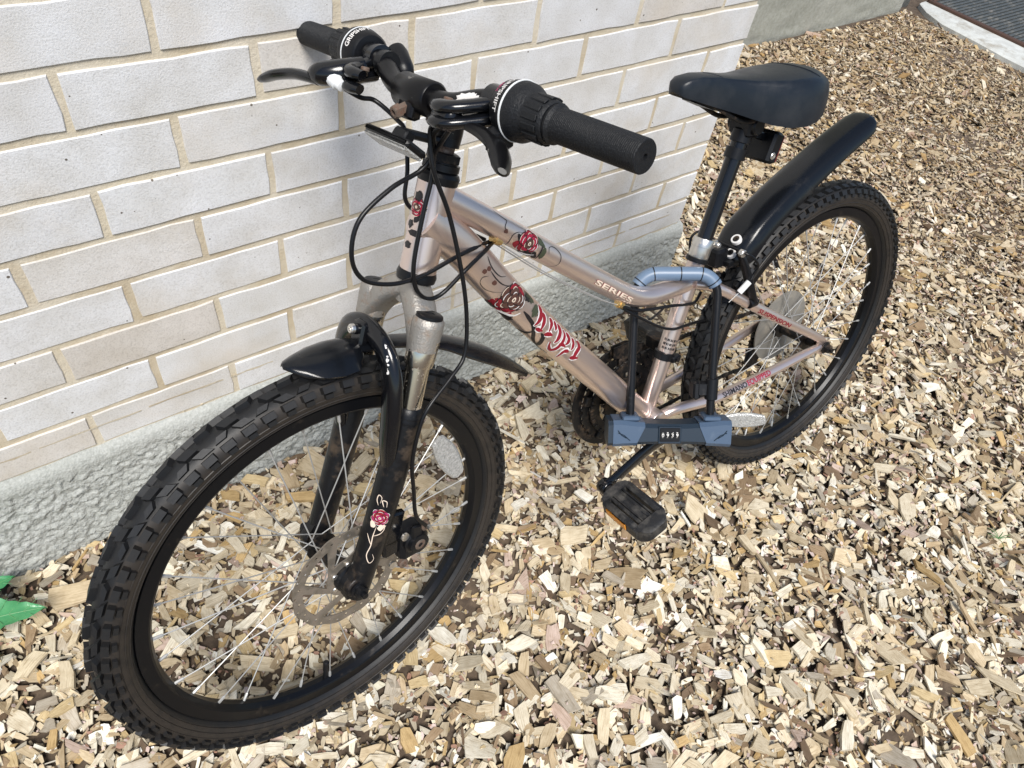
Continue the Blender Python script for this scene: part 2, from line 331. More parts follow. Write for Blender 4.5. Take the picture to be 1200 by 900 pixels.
# ------------------------------------------------------------------ ground, edging, grate
mb = MB(); n = 40
mb.add([(-60+120*i/n, -60+120*j/n, -.035) for i in range(n+1) for j in range(n+1)], [(i*(n+1)+j, (i+1)*(n+1)+j, (i+1)*(n+1)+j+1, i*(n+1)+j+1) for i in range(n) for j in range(n)])
ground = mb.obj('ground', 'soil', kind='structure')
mb = MB(); ed = [(2.93, 1.015), (2.86, .93), (2.80, .80), (2.785, .6), (2.76, .42), (2.755, .2), (2.75, -1.2)]; rings = []
for x, y in ed: rings.append([(x, y, -.06), (x+.004, y, -.014), (x+.014, y, -.009), (2.985, y, -.007), (2.985, y, -.06)])
loft(mb, rings, loop=False); mb.obj('concrete_edging', 'edging_concrete', kind='structure')
gr = empty('metal_grate', 'dark ribbed metal grate with a rusty frame beside the pale concrete edging', 'grate', Matrix.Translation((3.5, 0, -.02)))
mb = MB()
for a, b in (((-.5, 1.0), (-.5, -1.2)), ((.5, 1.0), (.5, -1.2)), ((-.5, 1.0), (.5, 1.0)), ((-.5, -1.2), (.5, -1.2))):
    d = (Vector((*b, 0))-Vector((*a, 0))); box(mb, ((a[0]+b[0])/2, (a[1]+b[1])/2, .012), d/2, Vector((-d.y, d.x, 0)).normalized()*.016, (0, 0, .014), .003)
mb.obj('frame', 'grate_frame', gr)
mb = MB(); box(mb, (0, -.1, -.012), (.49, 0, 0), (0, 1.09, 0), (0, 0, .004), .001); mb.obj('pan', 'grate_frame', gr)
mb = MB()
for j in range(86): box(mb, (0, -1.185+.0256*j, .01), (.482, 0, 0), (0, .0075, 0), (0, 0, .012), .002)
mb.obj('bar', 'grate_grey', gr, kind='stuff')

# ------------------------------------------------------------------ wood chips, dropped one on another
X0, Y0, RES = -2.15, -1.95, .004; GX, GY = int((2.86-X0)/RES), int((1.03-Y0)/RES)
def lowfreq(k): 
    a = rng.random((k+2, k+2)); xi = np.linspace(0, k, GX); yi = np.linspace(0, k, GY); i = xi.astype(int); j = yi.astype(int); u = (xi-i)[:, None]; v = (yi-j)[None]; u = u*u*(3-2*u); v = v*v*(3-2*v)
    return (a[np.ix_(i, j)]*(1-u)*(1-v)+a[np.ix_(i+1, j)]*u*(1-v)+a[np.ix_(i, j+1)]*(1-u)*v+a[np.ix_(i+1, j+1)]*u*v)-.5
HT = (-.031+lowfreq(14)*.016+lowfreq(40)*.012).astype(float)
Rm = np.array([CX, [-c for c in CY], [-c for c in CZ]]); Cc = np.array([-1.32134, -.8844, 1.22965])
def project(x, y, z=0.):
    c = (np.stack([x, y, np.zeros_like(x)+z], -1)-Cc) @ Rm.T
    return 600+847.1*c[..., 0]/c[..., 2], 450+847.1*c[..., 1]/c[..., 2], c[..., 2]
def spots(n, margin=110, keep=.3):
    x = rng.uniform(X0+.03, 2.8, n); y = rng.uniform(Y0+.03, 1.0, n); px, py, d = project(x, y)
    vis = (d > .2) & (px > -margin) & (px < 1200+margin) & (py > -margin) & (py < 900+margin)
    ok = (~((x < .02) & (y > -.018))) & (vis | (rng.random(n) < keep)) & (x < np.interp(y, [-1.2, .2, .42, .6, .8, .93, 1.015], [2.78, 2.775, 2.78, 2.79, 2.81, 2.87, 2.94])+.03)
    return x[ok], y[ok]
PAL = np.array([(0.520, 0.429, 0.291), (0.600, 0.517, 0.373), (0.660, 0.590, 0.455), (0.730, 0.682, 0.564), (0.800, 0.770, 0.682), (0.430, 0.336, 0.214), (0.490, 0.351, 0.173), (0.290, 0.210, 0.132), (0.160, 0.112, 0.073), (0.430, 0.385, 0.314), (0.570, 0.453, 0.264), (0.510, 0.400, 0.337)])
PW = np.array([.15, .16, .16, .13, .10, .08, .04, .065, .045, .065, .05, .035]); PW /= PW.sum()
NV = 7
def chips(n, l0, lsd, ratio, th, keep=.3, place=None, tilt=.22, dark=0., Lcap=.09):
    """place chips on the heap; returns vertices, colours, grain (n, 14, 3)"""
    if place is None: x, y = spots(n, keep=keep)
    else: x, y = place
    n = len(x); L = np.clip(l0*np.exp(rng.normal(0, lsd, n)), .004, Lcap)*np.interp(x, [.3, 1.5], [1, .75]); Wd = L*rng.uniform(*ratio, n); Wd = np.clip(Wd, .0025, .04); T = rng.uniform(*th, n)*np.clip(L/.03, .5, 1.3)
    yaw = rng.uniform(0, 2*PI, n); ca, sa = np.cos(yaw), np.sin(yaw); Z = np.zeros(n); SL = np.zeros(n); SW = np.zeros(n); rt = rng.normal(0, tilt, (n, 2))
    su, sv = np.meshgrid([-.45, -.22, 0, .22, .45], [-.42, 0, .42], indexing='ij'); su = su.ravel(); sv = sv.ravel()
    for i in range(n):
        du = su*L[i]; dv = sv*Wd[i]
        gx = np.clip(((x[i]+du*ca[i]-dv*sa[i]-X0)/RES).astype(int), 0, GX-1); gy = np.clip(((y[i]+du*sa[i]+dv*ca[i]-Y0)/RES).astype(int), 0, GY-1)
        h = HT[gx, gy]; m = h.mean(); a = float(((h-m)*su).sum()/(su*su).sum())/L[i]; b = float(((h-m)*sv).sum()/(sv*sv).sum())/Wd[i]
        a = min(max(a*.8+rt[i, 0], -.65), .65); b = min(max(b*.6+rt[i, 1], -.6), .6); res = h-(a*du+b*dv); zc = m+(res.max()-m)*.45
        top = zc+a*du+b*dv+T[i]*.8; HT[gx, gy] = np.maximum(h, np.minimum(top, h+.014)); Z[i] = zc; SL[i] = a; SW[i] = b
    # outline: split wood, long edges along the grain, ragged ends
    o = np.array([(-.5, -.45), (-.1, -.5), (.5, -.4), (.52, .1), (.45, .48), (-.05, .5), (-.52, .42)]); O = np.tile(o, (n, 1, 1)); O += rng.normal(0, .06, O.shape)
    O[:, :, 1] *= (1+O[:, :, 0]*rng.normal(0, .35, n)[:, None]); O[:, :, 0] += O[:, :, 1]*rng.normal(0, .25, n)[:, None]*(Wd/L)[:, None]*1.5
    u = O[:, :, 0]*L[:, None]; v = O[:, :, 1]*Wd[:, None]
    wedge = 1+O[:, :, 0]*rng.normal(0, .5, n)[:, None]+O[:, :, 1]*rng.normal(0, .4, n)[:, None]; bend = rng.normal(0, .05, n)[:, None]*(O[:, :, 0]**2)*L[:, None]*1.5
    tt = np.clip(T[:, None]*wedge, .0007, None); V = np.zeros((n, 14, 3)); G = np.zeros((n, 14, 3))
    for k, (sh, zz) in enumerate(((.96, tt), (1., 0*tt))):
        uu, vv = u*sh, v*sh; s = slice(7*k, 7*k+7)
        V[:, s, 0] = x[:, None]+uu*ca[:, None]-vv*sa[:, None]; V[:, s, 1] = y[:, None]+uu*sa[:, None]+vv*ca[:, None]
        V[:, s, 2] = Z[:, None]+SL[:, None]*uu+SW[:, None]*vv+zz+bend
        G[:, s, 0] = uu; G[:, s, 1] = vv; G[:, s, 2] = zz
    G += rng.uniform(-5, 5, (n, 1, 3))
    if place is None:
        bad = (V[:, :, 0].min(1) < .01) & (V[:, :, 1].max(1) > -.004); keepm = ~bad; V, G = V[keepm], G[keepm]; n = len(V)
    xx = V[:, :, 0].mean(1); old = np.clip(np.interp(xx, [.2, 1.5], [0, 1])*rng.uniform(.2, 1.3, n), 0, 1)[:, None]      # older, browner mulch away from the bicycle
    c = PAL[rng.choice(len(PAL), n, p=PW)]*rng.uniform(.78, 1.16, n)[:, None]*(1-dark)*(1-old*np.array([.26, .33, .40]))
    return V, np.clip(c, 0, .8), G
FT = [tuple(range(7))]+[(i+7, (i+1) % 7+7, (i+1) % 7, i) for i in range(7)]
def chip_mesh(name, V, Cc_, G):
    n = len(V); me = bpy.data.meshes.new(name); me.vertices.add(n*14); me.vertices.foreach_set('co', V.reshape(-1).astype(np.float32))
    base = np.array([i for f in FT for i in f]); ln = np.array([len(f) for f in FT]); li = (base[None]+14*np.arange(n)[:, None]).reshape(-1); lt = np.tile(ln, n); ls = np.concatenate([[0], np.cumsum(lt)[:-1]])
    me.loops.add(len(li)); me.loops.foreach_set('vertex_index', li.astype(np.int32)); me.polygons.add(len(lt)); me.polygons.foreach_set('loop_start', ls.astype(np.int32)); me.polygons.foreach_set('loop_total', lt.astype(np.int32))
    me.update(calc_edges=True); me.shade_flat()
    a = me.attributes.new('chip_color', 'FLOAT_COLOR', 'POINT'); a.data.foreach_set('color', np.repeat(np.c_[Cc_, np.ones(n)], 14, 0).reshape(-1).astype(np.float32))
    g = me.attributes.new('grain', 'FLOAT_VECTOR', 'POINT'); g.data.foreach_set('vector', G.reshape(-1).astype(np.float32))
    me.materials.append(MATS['chip_wood']); return me
parts = [chips(42000, .013, .35, (.35, .8), (.0015, .003), .3, dark=.35),
         chips(50000, .0165, .4, (.25, .7), (.0015, .004), .4),
         chips(40000, .0085, .45, (.2, .8), (.001, .0025), .2, dark=.12),
         chips(20000, .0205, .42, (.25, .7), (.002, .005), .35, tilt=.26),
         chips(26000, .009, .5, (.12, .6), (.001, .0025), .2, tilt=.4),
         chips(4000, .029, .35, (.08, .25), (.002, .004), .3, tilt=.3)]
pk = chips(15000, .0055, .35, (.3, .9), (.001, .002), .05, tilt=.5); pk = (pk[0], np.array([(.60, .49, .455)])*rng.uniform(.7, 1.15, (len(pk[0]), 1)), pk[2]); parts.append(pk); pk = chips(9000, .006, .35, (.3, .9), (.001, .002), .05, tilt=.5); parts.append((pk[0], np.array([(.33, .2, .15)])*rng.uniform(.6, 1.3, (len(pk[0]), 1)), pk[2]))
V = np.concatenate([p[0] for p in parts]); Cl = np.concatenate([p[1] for p in parts]); G = np.concatenate([p[2] for p in parts])
link('wood_chip_layer', chip_mesh('wood_chip_layer', V, Cl, G), ground, kind='stuff')
print('chips', len(V), 'heap height', HT[500:900, 300:600].mean())
# the largest chips in view, each an object of its own
px = []; x, y = spots(9000, margin=-5, keep=0.); _, _, d = project(x, y); o = np.argsort(d+rng.normal(0, .25, len(d))); sel = []
for i in o:
    if all((x[i]-x[j])**2+(y[i]-y[j])**2 > .028**2 for j in sel): sel.append(i)
    if len(sel) == 300: break
x, y = x[sel], y[sel]; V, Cl, G = chips(0, .0335, .28, (.32, .66), (.003, .0065), place=(x, y), tilt=.12); Cl = PAL[rng.choice([0, 0, 1, 1, 1, 2, 2, 2, 3, 3, 4, 5, 9, 10, 6], len(Cl))]*rng.uniform(.8, 1.1, (len(Cl), 1))
for i in range(len(V)):
    c = V[i].mean(0); link('wood_chip', chip_mesh('wood_chip', V[i:i+1]-c, Cl[i:i+1], G[i:i+1]), ground, Matrix.Translation(c))

# ------------------------------------------------------------------ the bicycle: x forward, y to its left, z up in its leaning plane
Of, Ff, Nf, Uf = (-.148711, -.449914, .289845), (-.999616, .027701, 0), (-.026545, -.957885, .285923), (.00792, .285813, .958253)
ZB = .306                                     # wheel centre above the bicycle's own base
base = Vector(Of)-Vector(Uf)*ZB
BIKE = MX(base, Ff, Nf, Uf)
bike = empty('bicycle', 'silver pink mountain bike with rose graphics leaning against the brick wall', 'bicycle', BIKE)
ORG = Matrix.Translation((0, 0, ZB))          # frame coordinates start at the rear axle
TH, DL = math.radians(68.8058), math.radians(7.1662)
aV = Vector((-math.cos(TH), 0, math.sin(TH))); p0 = Vector((math.sin(TH), 0, math.cos(TH))); nV = Vector((0, 1, 0))
nS = nV*math.cos(DL)-p0*math.sin(DL); pS = p0*math.cos(DL)+nV*math.sin(DL)
STEER = ORG @ MX((.81372, 0, .390315), pS, nS, aV)       # steering coordinates start at the foot of the head tube
FW = STEER @ Matrix.Translation((.03408, 0, -.41941)); RW = ORG
def part(mb, name, m, mw=ORG, **k): return mb.obj(name, m, bike, mw, **k)
def sub(mb, name, m, parent, **k): return mb.obj(name, m, parent, **k)
I4 = Matrix.Identity(4)

# --- frame
mb = MB()
tube(mb, [(.8172, 0, .3800), (.7735, 0, .4960)], [.0225, .0205, .0205, .0205, .0225], 24)
tube(mb, crom([(.786, 0, .4795), (.7588, 0, .4599), (.6929, 0, .4107), (.6063, 0, .344), (.52, 0, .279), (.4683, 0, .2421), (.432, 0, .2262), (.3908, 0, .2215), (.332, 0, .221)], 5), [.0178, .0165, .0165, .016, .0155], 20)
tube(mb, crom([(.800, 0, .452), (.7524, 0, .4009), (.6882, 0, .3126), (.5938, 0, .1971), (.5074, 0, .0955), (.4633, 0, .0433), (.4125, 0, -.0165)], 5), [.026, .0245, .0235, .0235, .0225], 24)
tube(mb, [(.407, 0, -.0155), (.4049, 0, -.001), (.335, 0, .2105), (.3195, 0, .253), (.3185, 0, .2565)], [.0145, .0145, .0145, .0145, .0145], 20)
cyl(mb, (.407, -.034, -.0155), (.407, .034, -.0155), .0205, 24, ch=.001)
for s in (-1, 1):
    tube(mb, crom([(.331, s*.012, .222), (.2933, s*.03, .2073), (.1613, s*.05, .1184), (.03, s*.0635, .033), (.008, s*.065, .016)], 5), [.0098, .0095, .0092, .0085, .0065], 14)
    tube(mb, crom([(.395, s*.022, -.0145), (.3675, s*.03, -.0065), (.30, s*.0425, -.0115), (.2668, s*.046, -.0125), (.15, s*.056, -.006), (.0425, s*.0635, .0023), (.010, s*.065, .002)], 5), [.010, .0098, .0095, .009, .0068], 14)
    plate(mb, [(-.014, -.012), (.004, -.017), (.022, -.006), (.020, .022), (.008, .026), (-.004, .014), (-.016, .006)], [circ2(0, 0, .0048, 12)], MX((0, s*.0655, 0), (1, 0, 0), (0, 0, 1), (0, -1, 0)), .005)
# gusset and weld beads
plate(mb, [(.803, .44), (.770, .467), (.752, .4535), (.764, .423), (.78, .415)], [], MX((0, 0, 0), (1, 0, 0), (0, 0, 1), (0, -1, 0)), .016)
for c, d, r in (((.776, 0, .4725), (-.8, 0, -.6), .0185), ((.334, 0, .2215), (-1, 0, 0), .0168), ((.425, 0, .003), (-.7, 0, -.72), .0235)):
    d = Vector(d).normalized(); lathe(mb, Vector(c), d, [(0, r-.002), (.002, r+.0012), (.004, r+.0012), (.006, r-.002)], 24)
frame = part(mb, 'frame', 'paint', sharp=50)
# print wrapped on the tubes
from mathutils.bvhtree import BVHTree
def skin(o): me = o.data; return BVHTree.FromPolygons([v.co.copy() for v in me.vertices], [tuple(p.vertices) for p in me.polygons])
def TM(A, B, r, bvh=None):
    A = Vector((A[0], A[2], A[1])); B = Vector((B[0], B[2], B[1])); t = (B-A).normalized(); e1 = (nV-t*t.dot(nV)).normalized(); e2 = t.cross(e1); bvh = bvh or FSK
    def f(s, ph, e=.0004):
        u = e1*math.cos(ph)+e2*math.sin(ph); h = bvh.ray_cast(A+t*s+u*.05, -u, .06)
        return (h[0]+u*e) if h[0] is not None and (h[0]-A-t*s).length < r*1.6 else A+t*s+u*(r+e)
    return f
FSK = skin(frame)
def ribbon(mb, f, pts, w, mi=0, e=.0004, rad=.0235, k=5, taper=True):
    P = [Vector((s, ph*rad, 0)) for s, ph in pts]; P = crom(P, k) if len(P) > 2 else [P[0].lerp(P[1], i/8) for i in range(9)]; vs = []; fs = []; n = len(P)
    for i in range(n):
        t = (P[min(i+1, n-1)]-P[max(i-1, 0)]).normalized(); q = Vector((-t.y, t.x, 0)); ww = w*(np.interp(i/(n-1), [0, .15, .6, 1], [.35, 1, 1, .3]) if taper else 1)
        for a in (-.5, 0, .5): c = P[i]+q*a*ww; vs.append(f(c.x, c.y/rad, e))
    for i in range(n-1):
        for j in (0, 1): fs.append((i*3+j, i*3+j+1, i*3+j+4, i*3+j+3))
    mb.add(vs, fs, mi)
def blob(mb, f, cs, cp, rs, rp, mi=0, e=.0004, n=14, wob=.18, seed=1, rad=.0235, rot=0):
    """petal / leaf shaped patch on a tube: centre, half sizes in metres"""
    r = random.Random(seed); vs = [f(cs, cp, e)]; fs = []; rings = 4; wv = [1+r.uniform(-wob, wob) for _ in range(n)]
    for k in range(1, rings+1):
        for j in range(n):
            a = 2*PI*j/n; x = math.cos(a)*rs*wv[j]*k/rings; y = math.sin(a)*rp*wv[j]*k/rings; x, y = x*math.cos(rot)-y*math.sin(rot), x*math.sin(rot)+y*math.cos(rot); vs.append(f(cs+x, cp+y/rad, e))
    for j in range(n): fs.append((0, 1+j, 1+(j+1) % n))
    for k in range(rings-1):
        for j in range(n): fs.append((1+k*n+j, 1+(k+1)*n+j, 1+(k+1)*n+(j+1) % n, 1+k*n+(j+1) % n))
    mb.add(vs, fs, mi)
def rose(mb, f, cs, cp, size, rad, seed, cols=(0, 6, 3)):
    r = random.Random(seed); e = .0004
    for ring, (rr_, n_, c) in enumerate(((.62, 6, cols[0]), (.42, 5, cols[1]), (.2, 4, cols[2]))):
        for k in range(n_):
            a = 2*PI*(k+r.uniform(-.2, .2))/n_+ring*.5; x, y = cs+math.cos(a)*rr_*size, cp+math.sin(a)*rr_*size/rad; w = size*(.46, .36, .26)[ring]
            blob(mb, f, x, y, w*.82, w*1.08, 1, e, 12, .12, seed*31+ring*7+k, rad, a); e += .00006
            blob(mb, f, x, y, w*.68, w*.94, c if k % 3 else (cols[1] if ring == 0 else c), e, 12, .12, seed*31+ring*7+k, rad, a); e += .00006
            ribbon(mb, f, [(x+math.cos(a+q)*w*.72, y+math.sin(a+q)*w*.85/rad) for q in (-.9, -.3, .3, .9)], size*.05, 2 if k % 2 else 5, e, rad, 3); e += .00004
    for k in range(3): ribbon(mb, f, [(cs+math.cos(k*2+t)*size*.14*(1-t/6), cp+math.sin(k*2+t)*size*.14*(1-t/6)/rad) for t in (0, 1, 2, 3, 4)], size*.045, 2, e, rad, 3)
PR = ['print_red', 'print_black', 'print_cream', 'print_brown', 'print_green', 'print_white', 'print_crimson', 'print_pink']
D = TM((.7524, .4009, 0), (.4633, .0433, 0), .0242); mb = MB()
for q in ([(.0239, -.527), (.0351, -.27), (.0472, -.168), (.0593, -.201), (.0683, -.435)], [(.04, -.043), (.0553, .059), (.0701, .032), (.083, -.202)]): ribbon(mb, D, q, .0016, 1)
ribbon(mb, D, [(.042, .215), (.0376, .469), (.0426, .767), (.0553, .849), (.0666, .659), (.0769, .347)], .0008, 1)
for s, p in ((.0324, .181), (.0356, -.069), (.0565, .276)): blob(mb, D, s, p, .0036, .003, 3, seed=int(s*1e4))
blob(mb, D, .089, .98, .011, .013, 0, .0003, seed=6); blob(mb, D, .107, 1.0, .016, .010, 6, .00035, seed=7, rot=.4); rose(mb, D, .099, .22, .0225, .0235, 3, (0, 3, 3)); ribbon(mb, D, [(.094, 1.3), (.106, 1.05), (.119, .8), (.123, .45)], .0035, 5, .0030)
for s, p, a, b, c, r in ((.126, -.6, .012, .005, 4, .3), (.123, -.45, .007, .006, 1, .2), (.147, -.2, .006, .010, 4, .2), (.089, 1.45, .01, .006, 1, .3), (.118, 1.2, .011, .005, 1, -.3), (.126, 1.35, .008, .006, 1, .2)): blob(mb, D, s, p, a, b, c, .0006, seed=int(a*1e4), rot=r, wob=.3)
ribbon(mb, D, [(.1281, .322), (.1418, .387), (.1579, .506), (.172, .799), (.1908, 1.222), (.215, 1.487), (.232, 1.3)], .005, 1, .0005)
ribbon(mb, D, [(.158, 1.5), (.1667, 1.14), (.1688, .793)], .005, 1, .0005); ribbon(mb, D, [(.2069, 1.429), (.199, 1.0), (.1905, .65), (.1818, .541)], .006, 1, .0005); ribbon(mb, D, [(.139, .05), (.147, -.35), (.156, -.4), (.153, 0), (.147, .25)], .0016, 4, .0006)
sub(mb, 'rose_graphic', PR, frame, sharp=80)
# blackletter name down the down tube: broad red strokes in a white outline
ST = [([(.1493, -.69), (.1568, -.41), (.1606, -.05), (.1613, .223), (.1601, .48)], .0075), ([(.1619, -.43), (.1686, -.184), (.1724, .138), (.175, .43)], .0068), ([(.166, .52), (.1741, .479), (.179, .40)], .005),
      ([(.1794, -.5), (.1861, -.34), (.1881, -.125), (.1897, .196)], .007), ([(.186, .46), (.193, .30), (.2, .227)], .006), ([(.1914, -.57), (.1986, -.308), (.2, -.1)], .006), ([(.2006, -.6), (.2097, -.367), (.213, -.041), (.2139, .243), (.2131, .45)], .0075),
      ([(.2173, -.56), (.2235, -.288), (.2254, .011), (.2255, .338), (.2252, .66), (.2215, .888), (.2126, .765), (.206, .54)], .006), ([(.2254, -.56), (.2359, -.37), (.2361, -.104), (.2337, .12)], .007), ([(.222, .3), (.229, .22), (.236, .2)], .005),
      ([(.2492, .28), (.2423, .379), (.2411, .597), (.2436, .98)], .0055), ([(.2424, -.55), (.2485, -.384), (.2506, -.091), (.2505, .12)], .0065), ([(.2588, -.65), (.2653, -.42), (.2636, -.037), (.2647, .257), (.2668, .36)], .0078), ([(.2595, .46), (.2655, .36), (.2735, .19)], .006), ([(.256, -.62), (.262, -.7), (.27, -.45)], .004)]
mb = MB()
for q, w in ST: ribbon(mb, D, [(a, b+(.05 if i == len(q)-1 else (-.05 if i == 0 else 0))) for i, (a, b) in enumerate(q)], w+.0042, 1, .0008)
for q, w in ST: ribbon(mb, D, q, w, 0, .0013)
sub(mb, 'lettering', ['print_red', 'print_white'], frame, sharp=80)
T2 = TM((.7588, .4599, 0), (.4683, .2421, 0), .0166); mb = MB(); rr = .0165
def rb(q, w, mi, e=.0004): ribbon(mb, T2, q, w, mi, e, rr)
def bl(s, p, a, b, mi, e=.0005, seed=1, rot=0, wob=.2): blob(mb, T2, s, p, a, b, mi, e, 12, wob, seed, rr, rot)
for q in ([(.0974, 1.3), (.0915, .17), (.0964, -.265), (.1036, -.45)], [(.1616, .08), (.1586, -.436), (.1687, -.66), (.1821, -.369), (.1867, .213), (.1846, .703), (.1736, 1.4)], [(.079, .038), (.0745, -.267), (.0753, -.694), (.07, -.776), (.052, -.95)]): rb(q, .0011, 1)
bl(.079, .04, .003, .003, 3, seed=2); bl(.112, .6, .011, .008, 0, .0003, 4); rose(mb, T2, .121, .05, .0175, .0165, 5, (0, 6, 3)); bl(.14, -.5, .012, .004, 4, .0006, 9, .4); bl(.104, .0, .006, .003, 1, .0006, 10, .8)
bl(.128, .95, .012, .006, 1, .0007, 11, -.2); bl(.152, .3, .004, .009, 4, .0006, 12); bl(.142, .75, .008, .004, 1, .0006, 13, .7)
rb([(.118, .98), (.13, .88), (.139, .6)], .002, 5, .0026); rb([(.146, -.35), (.147, .3), (.15, 1.1)], .0022, 1, .0007)
sub(mb, 'rose_graphic', PR, frame, sharp=80)
def text_mesh(s, size, bold=.02):
    c = bpy.data.curves.new('print', 'FONT'); c.body = s; c.size = size; c.offset = size*bold; c.resolution_u = 3; o = bpy.data.objects.new('print', c); COL.objects.link(o)
    bpy.context.view_layer.update(); me = bpy.data.meshes.new_from_object(o.evaluated_get(bpy.context.evaluated_depsgraph_get())); bpy.data.objects.remove(o); return me
def print_on(f, s, size, s0, p0_, s1, p1_, rad, m, name, parent, mirror=False, across=False, sy=1., e=.0005, shear=0., bold=0.):
    """letters laid on a tube: baseline runs from (s0, p0) to (s1, p1)"""
    me = text_mesh(s, size); bm = bmesh.new(); bm.from_mesh(me); X = [v.co.x for v in bm.verts]; x0, x1 = min(X), max(X)
    for k in range(1, 5): bmesh.ops.bisect_plane(bm, geom=bm.verts[:]+bm.edges[:]+bm.faces[:], plane_co=(0, size*.16*k-.0001, 0), plane_no=(0, 1, 0))
    if across:
        for k in range(1, 40): bmesh.ops.bisect_plane(bm, geom=bm.verts[:]+bm.edges[:]+bm.faces[:], plane_co=(x0+(x1-x0)*k/40, 0, 0), plane_no=(1, 0, 0))
    d = Vector((s1-s0, (p1_-p0_)*rad)); q = Vector((d.y, -d.x)).normalized()
    if mirror: q = -q
    for v in bm.verts:
        t = (v.co.x-x0)/(x1-x0); y = v.co.y*sy; b = Vector((s0, p0_*rad))+d*t+q*y+d.normalized()*(y*shear); v.co = f(b.x, b.y/rad, e)
    bm.to_mesh(me); bm.free(); me.materials.clear(); me.materials.append(MATS[m]); return link(name, me, parent)
CS = TM((.2668, -.0147+.002, .046), (.0425, .0023, .0635), .0094)
print_on(CS, 'SHIMANO', .013, .000, -.16, .058, -.16, .0093, 'print_black', 'lettering', frame, sy=1.05)
print_on(CS, 'EQUIPPED', .013, .060, -.16, .117, -.16, .0093, 'print_crimson', 'lettering', frame, sy=1.1)
SS = TM((.2933, .2073, .03), (.03, .033, .0635), .0098)
print_on(SS, 'SUSPENSION', .011, .108, .62, .212, .62, .0095, 'print_red', 'lettering', frame, sy=.8)
print_on(T2, 'SERIES', .0115, .268, .50, .36, .50, .0165, 'print_red', 'lettering', frame, sy=1.)
print_on(T2, 'SERIES', .0115, .2686, .475, .3606, .475, .0165, 'print_cream', 'lettering', frame, sy=.9, e=.0008)
STt = TM((.4049, .0061, 0), (.335, .2105, 0), .0145); mb = MB()
for k in range(3):
    for j in range(9):
        w = [1, .6, 1.3, .8, 1.1, .7, 1.2, .5, .9][(j+k*2) % 9]; ph = -1.5+.2*j
        ribbon(mb, STt, [(.126-.0075*k, ph), (.126-.0075*k, ph+.13*w)], .004, 0, .0004, .0145, taper=False)
sub(mb, 'warning_label', ['print_black'], frame)
HTt = TM((.8137, .3883, 0), (.7757, .4903, 0), .021); mb = MB(); rr = .021
def hb(s, p, a, b, mi, e, seed, rot=0): blob(mb, HTt, s, p, a, b, mi, e, 12, .25, seed, .021, rot)
rose(mb, HTt, .077, -1.3, .0115, .021, 8, (0, 6, 3)); hb(.065, -1.15, .006, .004, 1, .0005, 4, .5); hb(.089, -1.4, .006, .005, 1, .0007, 5); hb(.047, -1.15, .0035, .010, 1, .0005, 6); hb(.032, -1.5, .005, .006, 1, .0005, 7); hb(.056, -1.6, .005, .005, 1, .0005, 8)
ribbon(mb, HTt, [(.06, -.95), (.056, -.8), (.05, -.85), (.052, -1.)], .0008, 3, .0005, .021)
sub(mb, 'rose_graphic', PR, frame, sharp=80)
# brass cable stops under the top tube
for x, z, L in ((.703, .399, .016), (.487, .2335, .014)):
    mb = MB(); d = Vector((-.8, 0, -.6)); c = Vector((x, .004, z)); tube(mb, [c-d*L/2, c+d*L/2], .0055, 12); tube(mb, [c-d*L*.2, c+d*L*.2], .0066, 12); sub(mb, 'cable_stop', 'brass', frame)
mb = MB(); lathe(mb, (.3745, 0, .0965), (-.325, 0, .946), [(-.007, .0150), (-.006, .0172), (.006, .0172), (.007, .015)], 24); box(mb, (.362, .014, .091), (.010, 0, 0), (0, .006, 0), (0, 0, .006), .002); cyl(mb, (.3625, .018, .092), (.3625, .0235, .092), .004, 8)
sub(mb, 'clamp_band', 'black_plastic', frame)
# seat clamp, collar, post, saddle
sd = Vector((-.342, 0, .94)).normalized(); sc = Vector((.3185, 0, .2565))
mb = MB(); lathe(mb, sc-sd*.004, sd, [(0, .0150), (0, .0185), (.007, .0185), (.007, .0150)], 28); part(mb, 'rubber_ring', 'black_plastic')
mb = MB(); lathe(mb, sc+sd*.003, sd, [(0, .0160), (.001, .0165), (.018, .0165), (.0185, .0172), (.031, .0172), (.032, .0165), (.032, .0128)], 28)
box(mb, sc+sd*.025+Vector((-.019, .006, -.004)), (.006, 0, 0), (0, .0035, 0), sd*.006, .001); cyl(mb, sc+sd*.025+Vector((-.020, .001, -.003)), sc+sd*.025+Vector((-.020, .018, -.003)), .0045, 10, ch=.001)
part(mb, 'seat_clamp', 'alloy')
mb = MB(); tube(mb, [sc+sd*.01, sc+sd*.198], .0127, 24); part(mb, 'seat_post', 'black_gloss')
mb = MB(); c = sc+sd*.19; lathe(mb, c-sd*.006, sd, [(0, .0135), (.001, .016), (.018, .016), (.021, .0135)], 24); cyl(mb, c+sd*.022+Vector((0, -.026, 0)), c+sd*.022+Vector((0, .026, 0)), .013, 18, ch=.002); box(mb, c+sd*.017, (.014, 0, .002), (0, .020, 0), (0, 0, .012), .003)
clampo = part(mb, 'saddle_clamp', 'black_plastic')
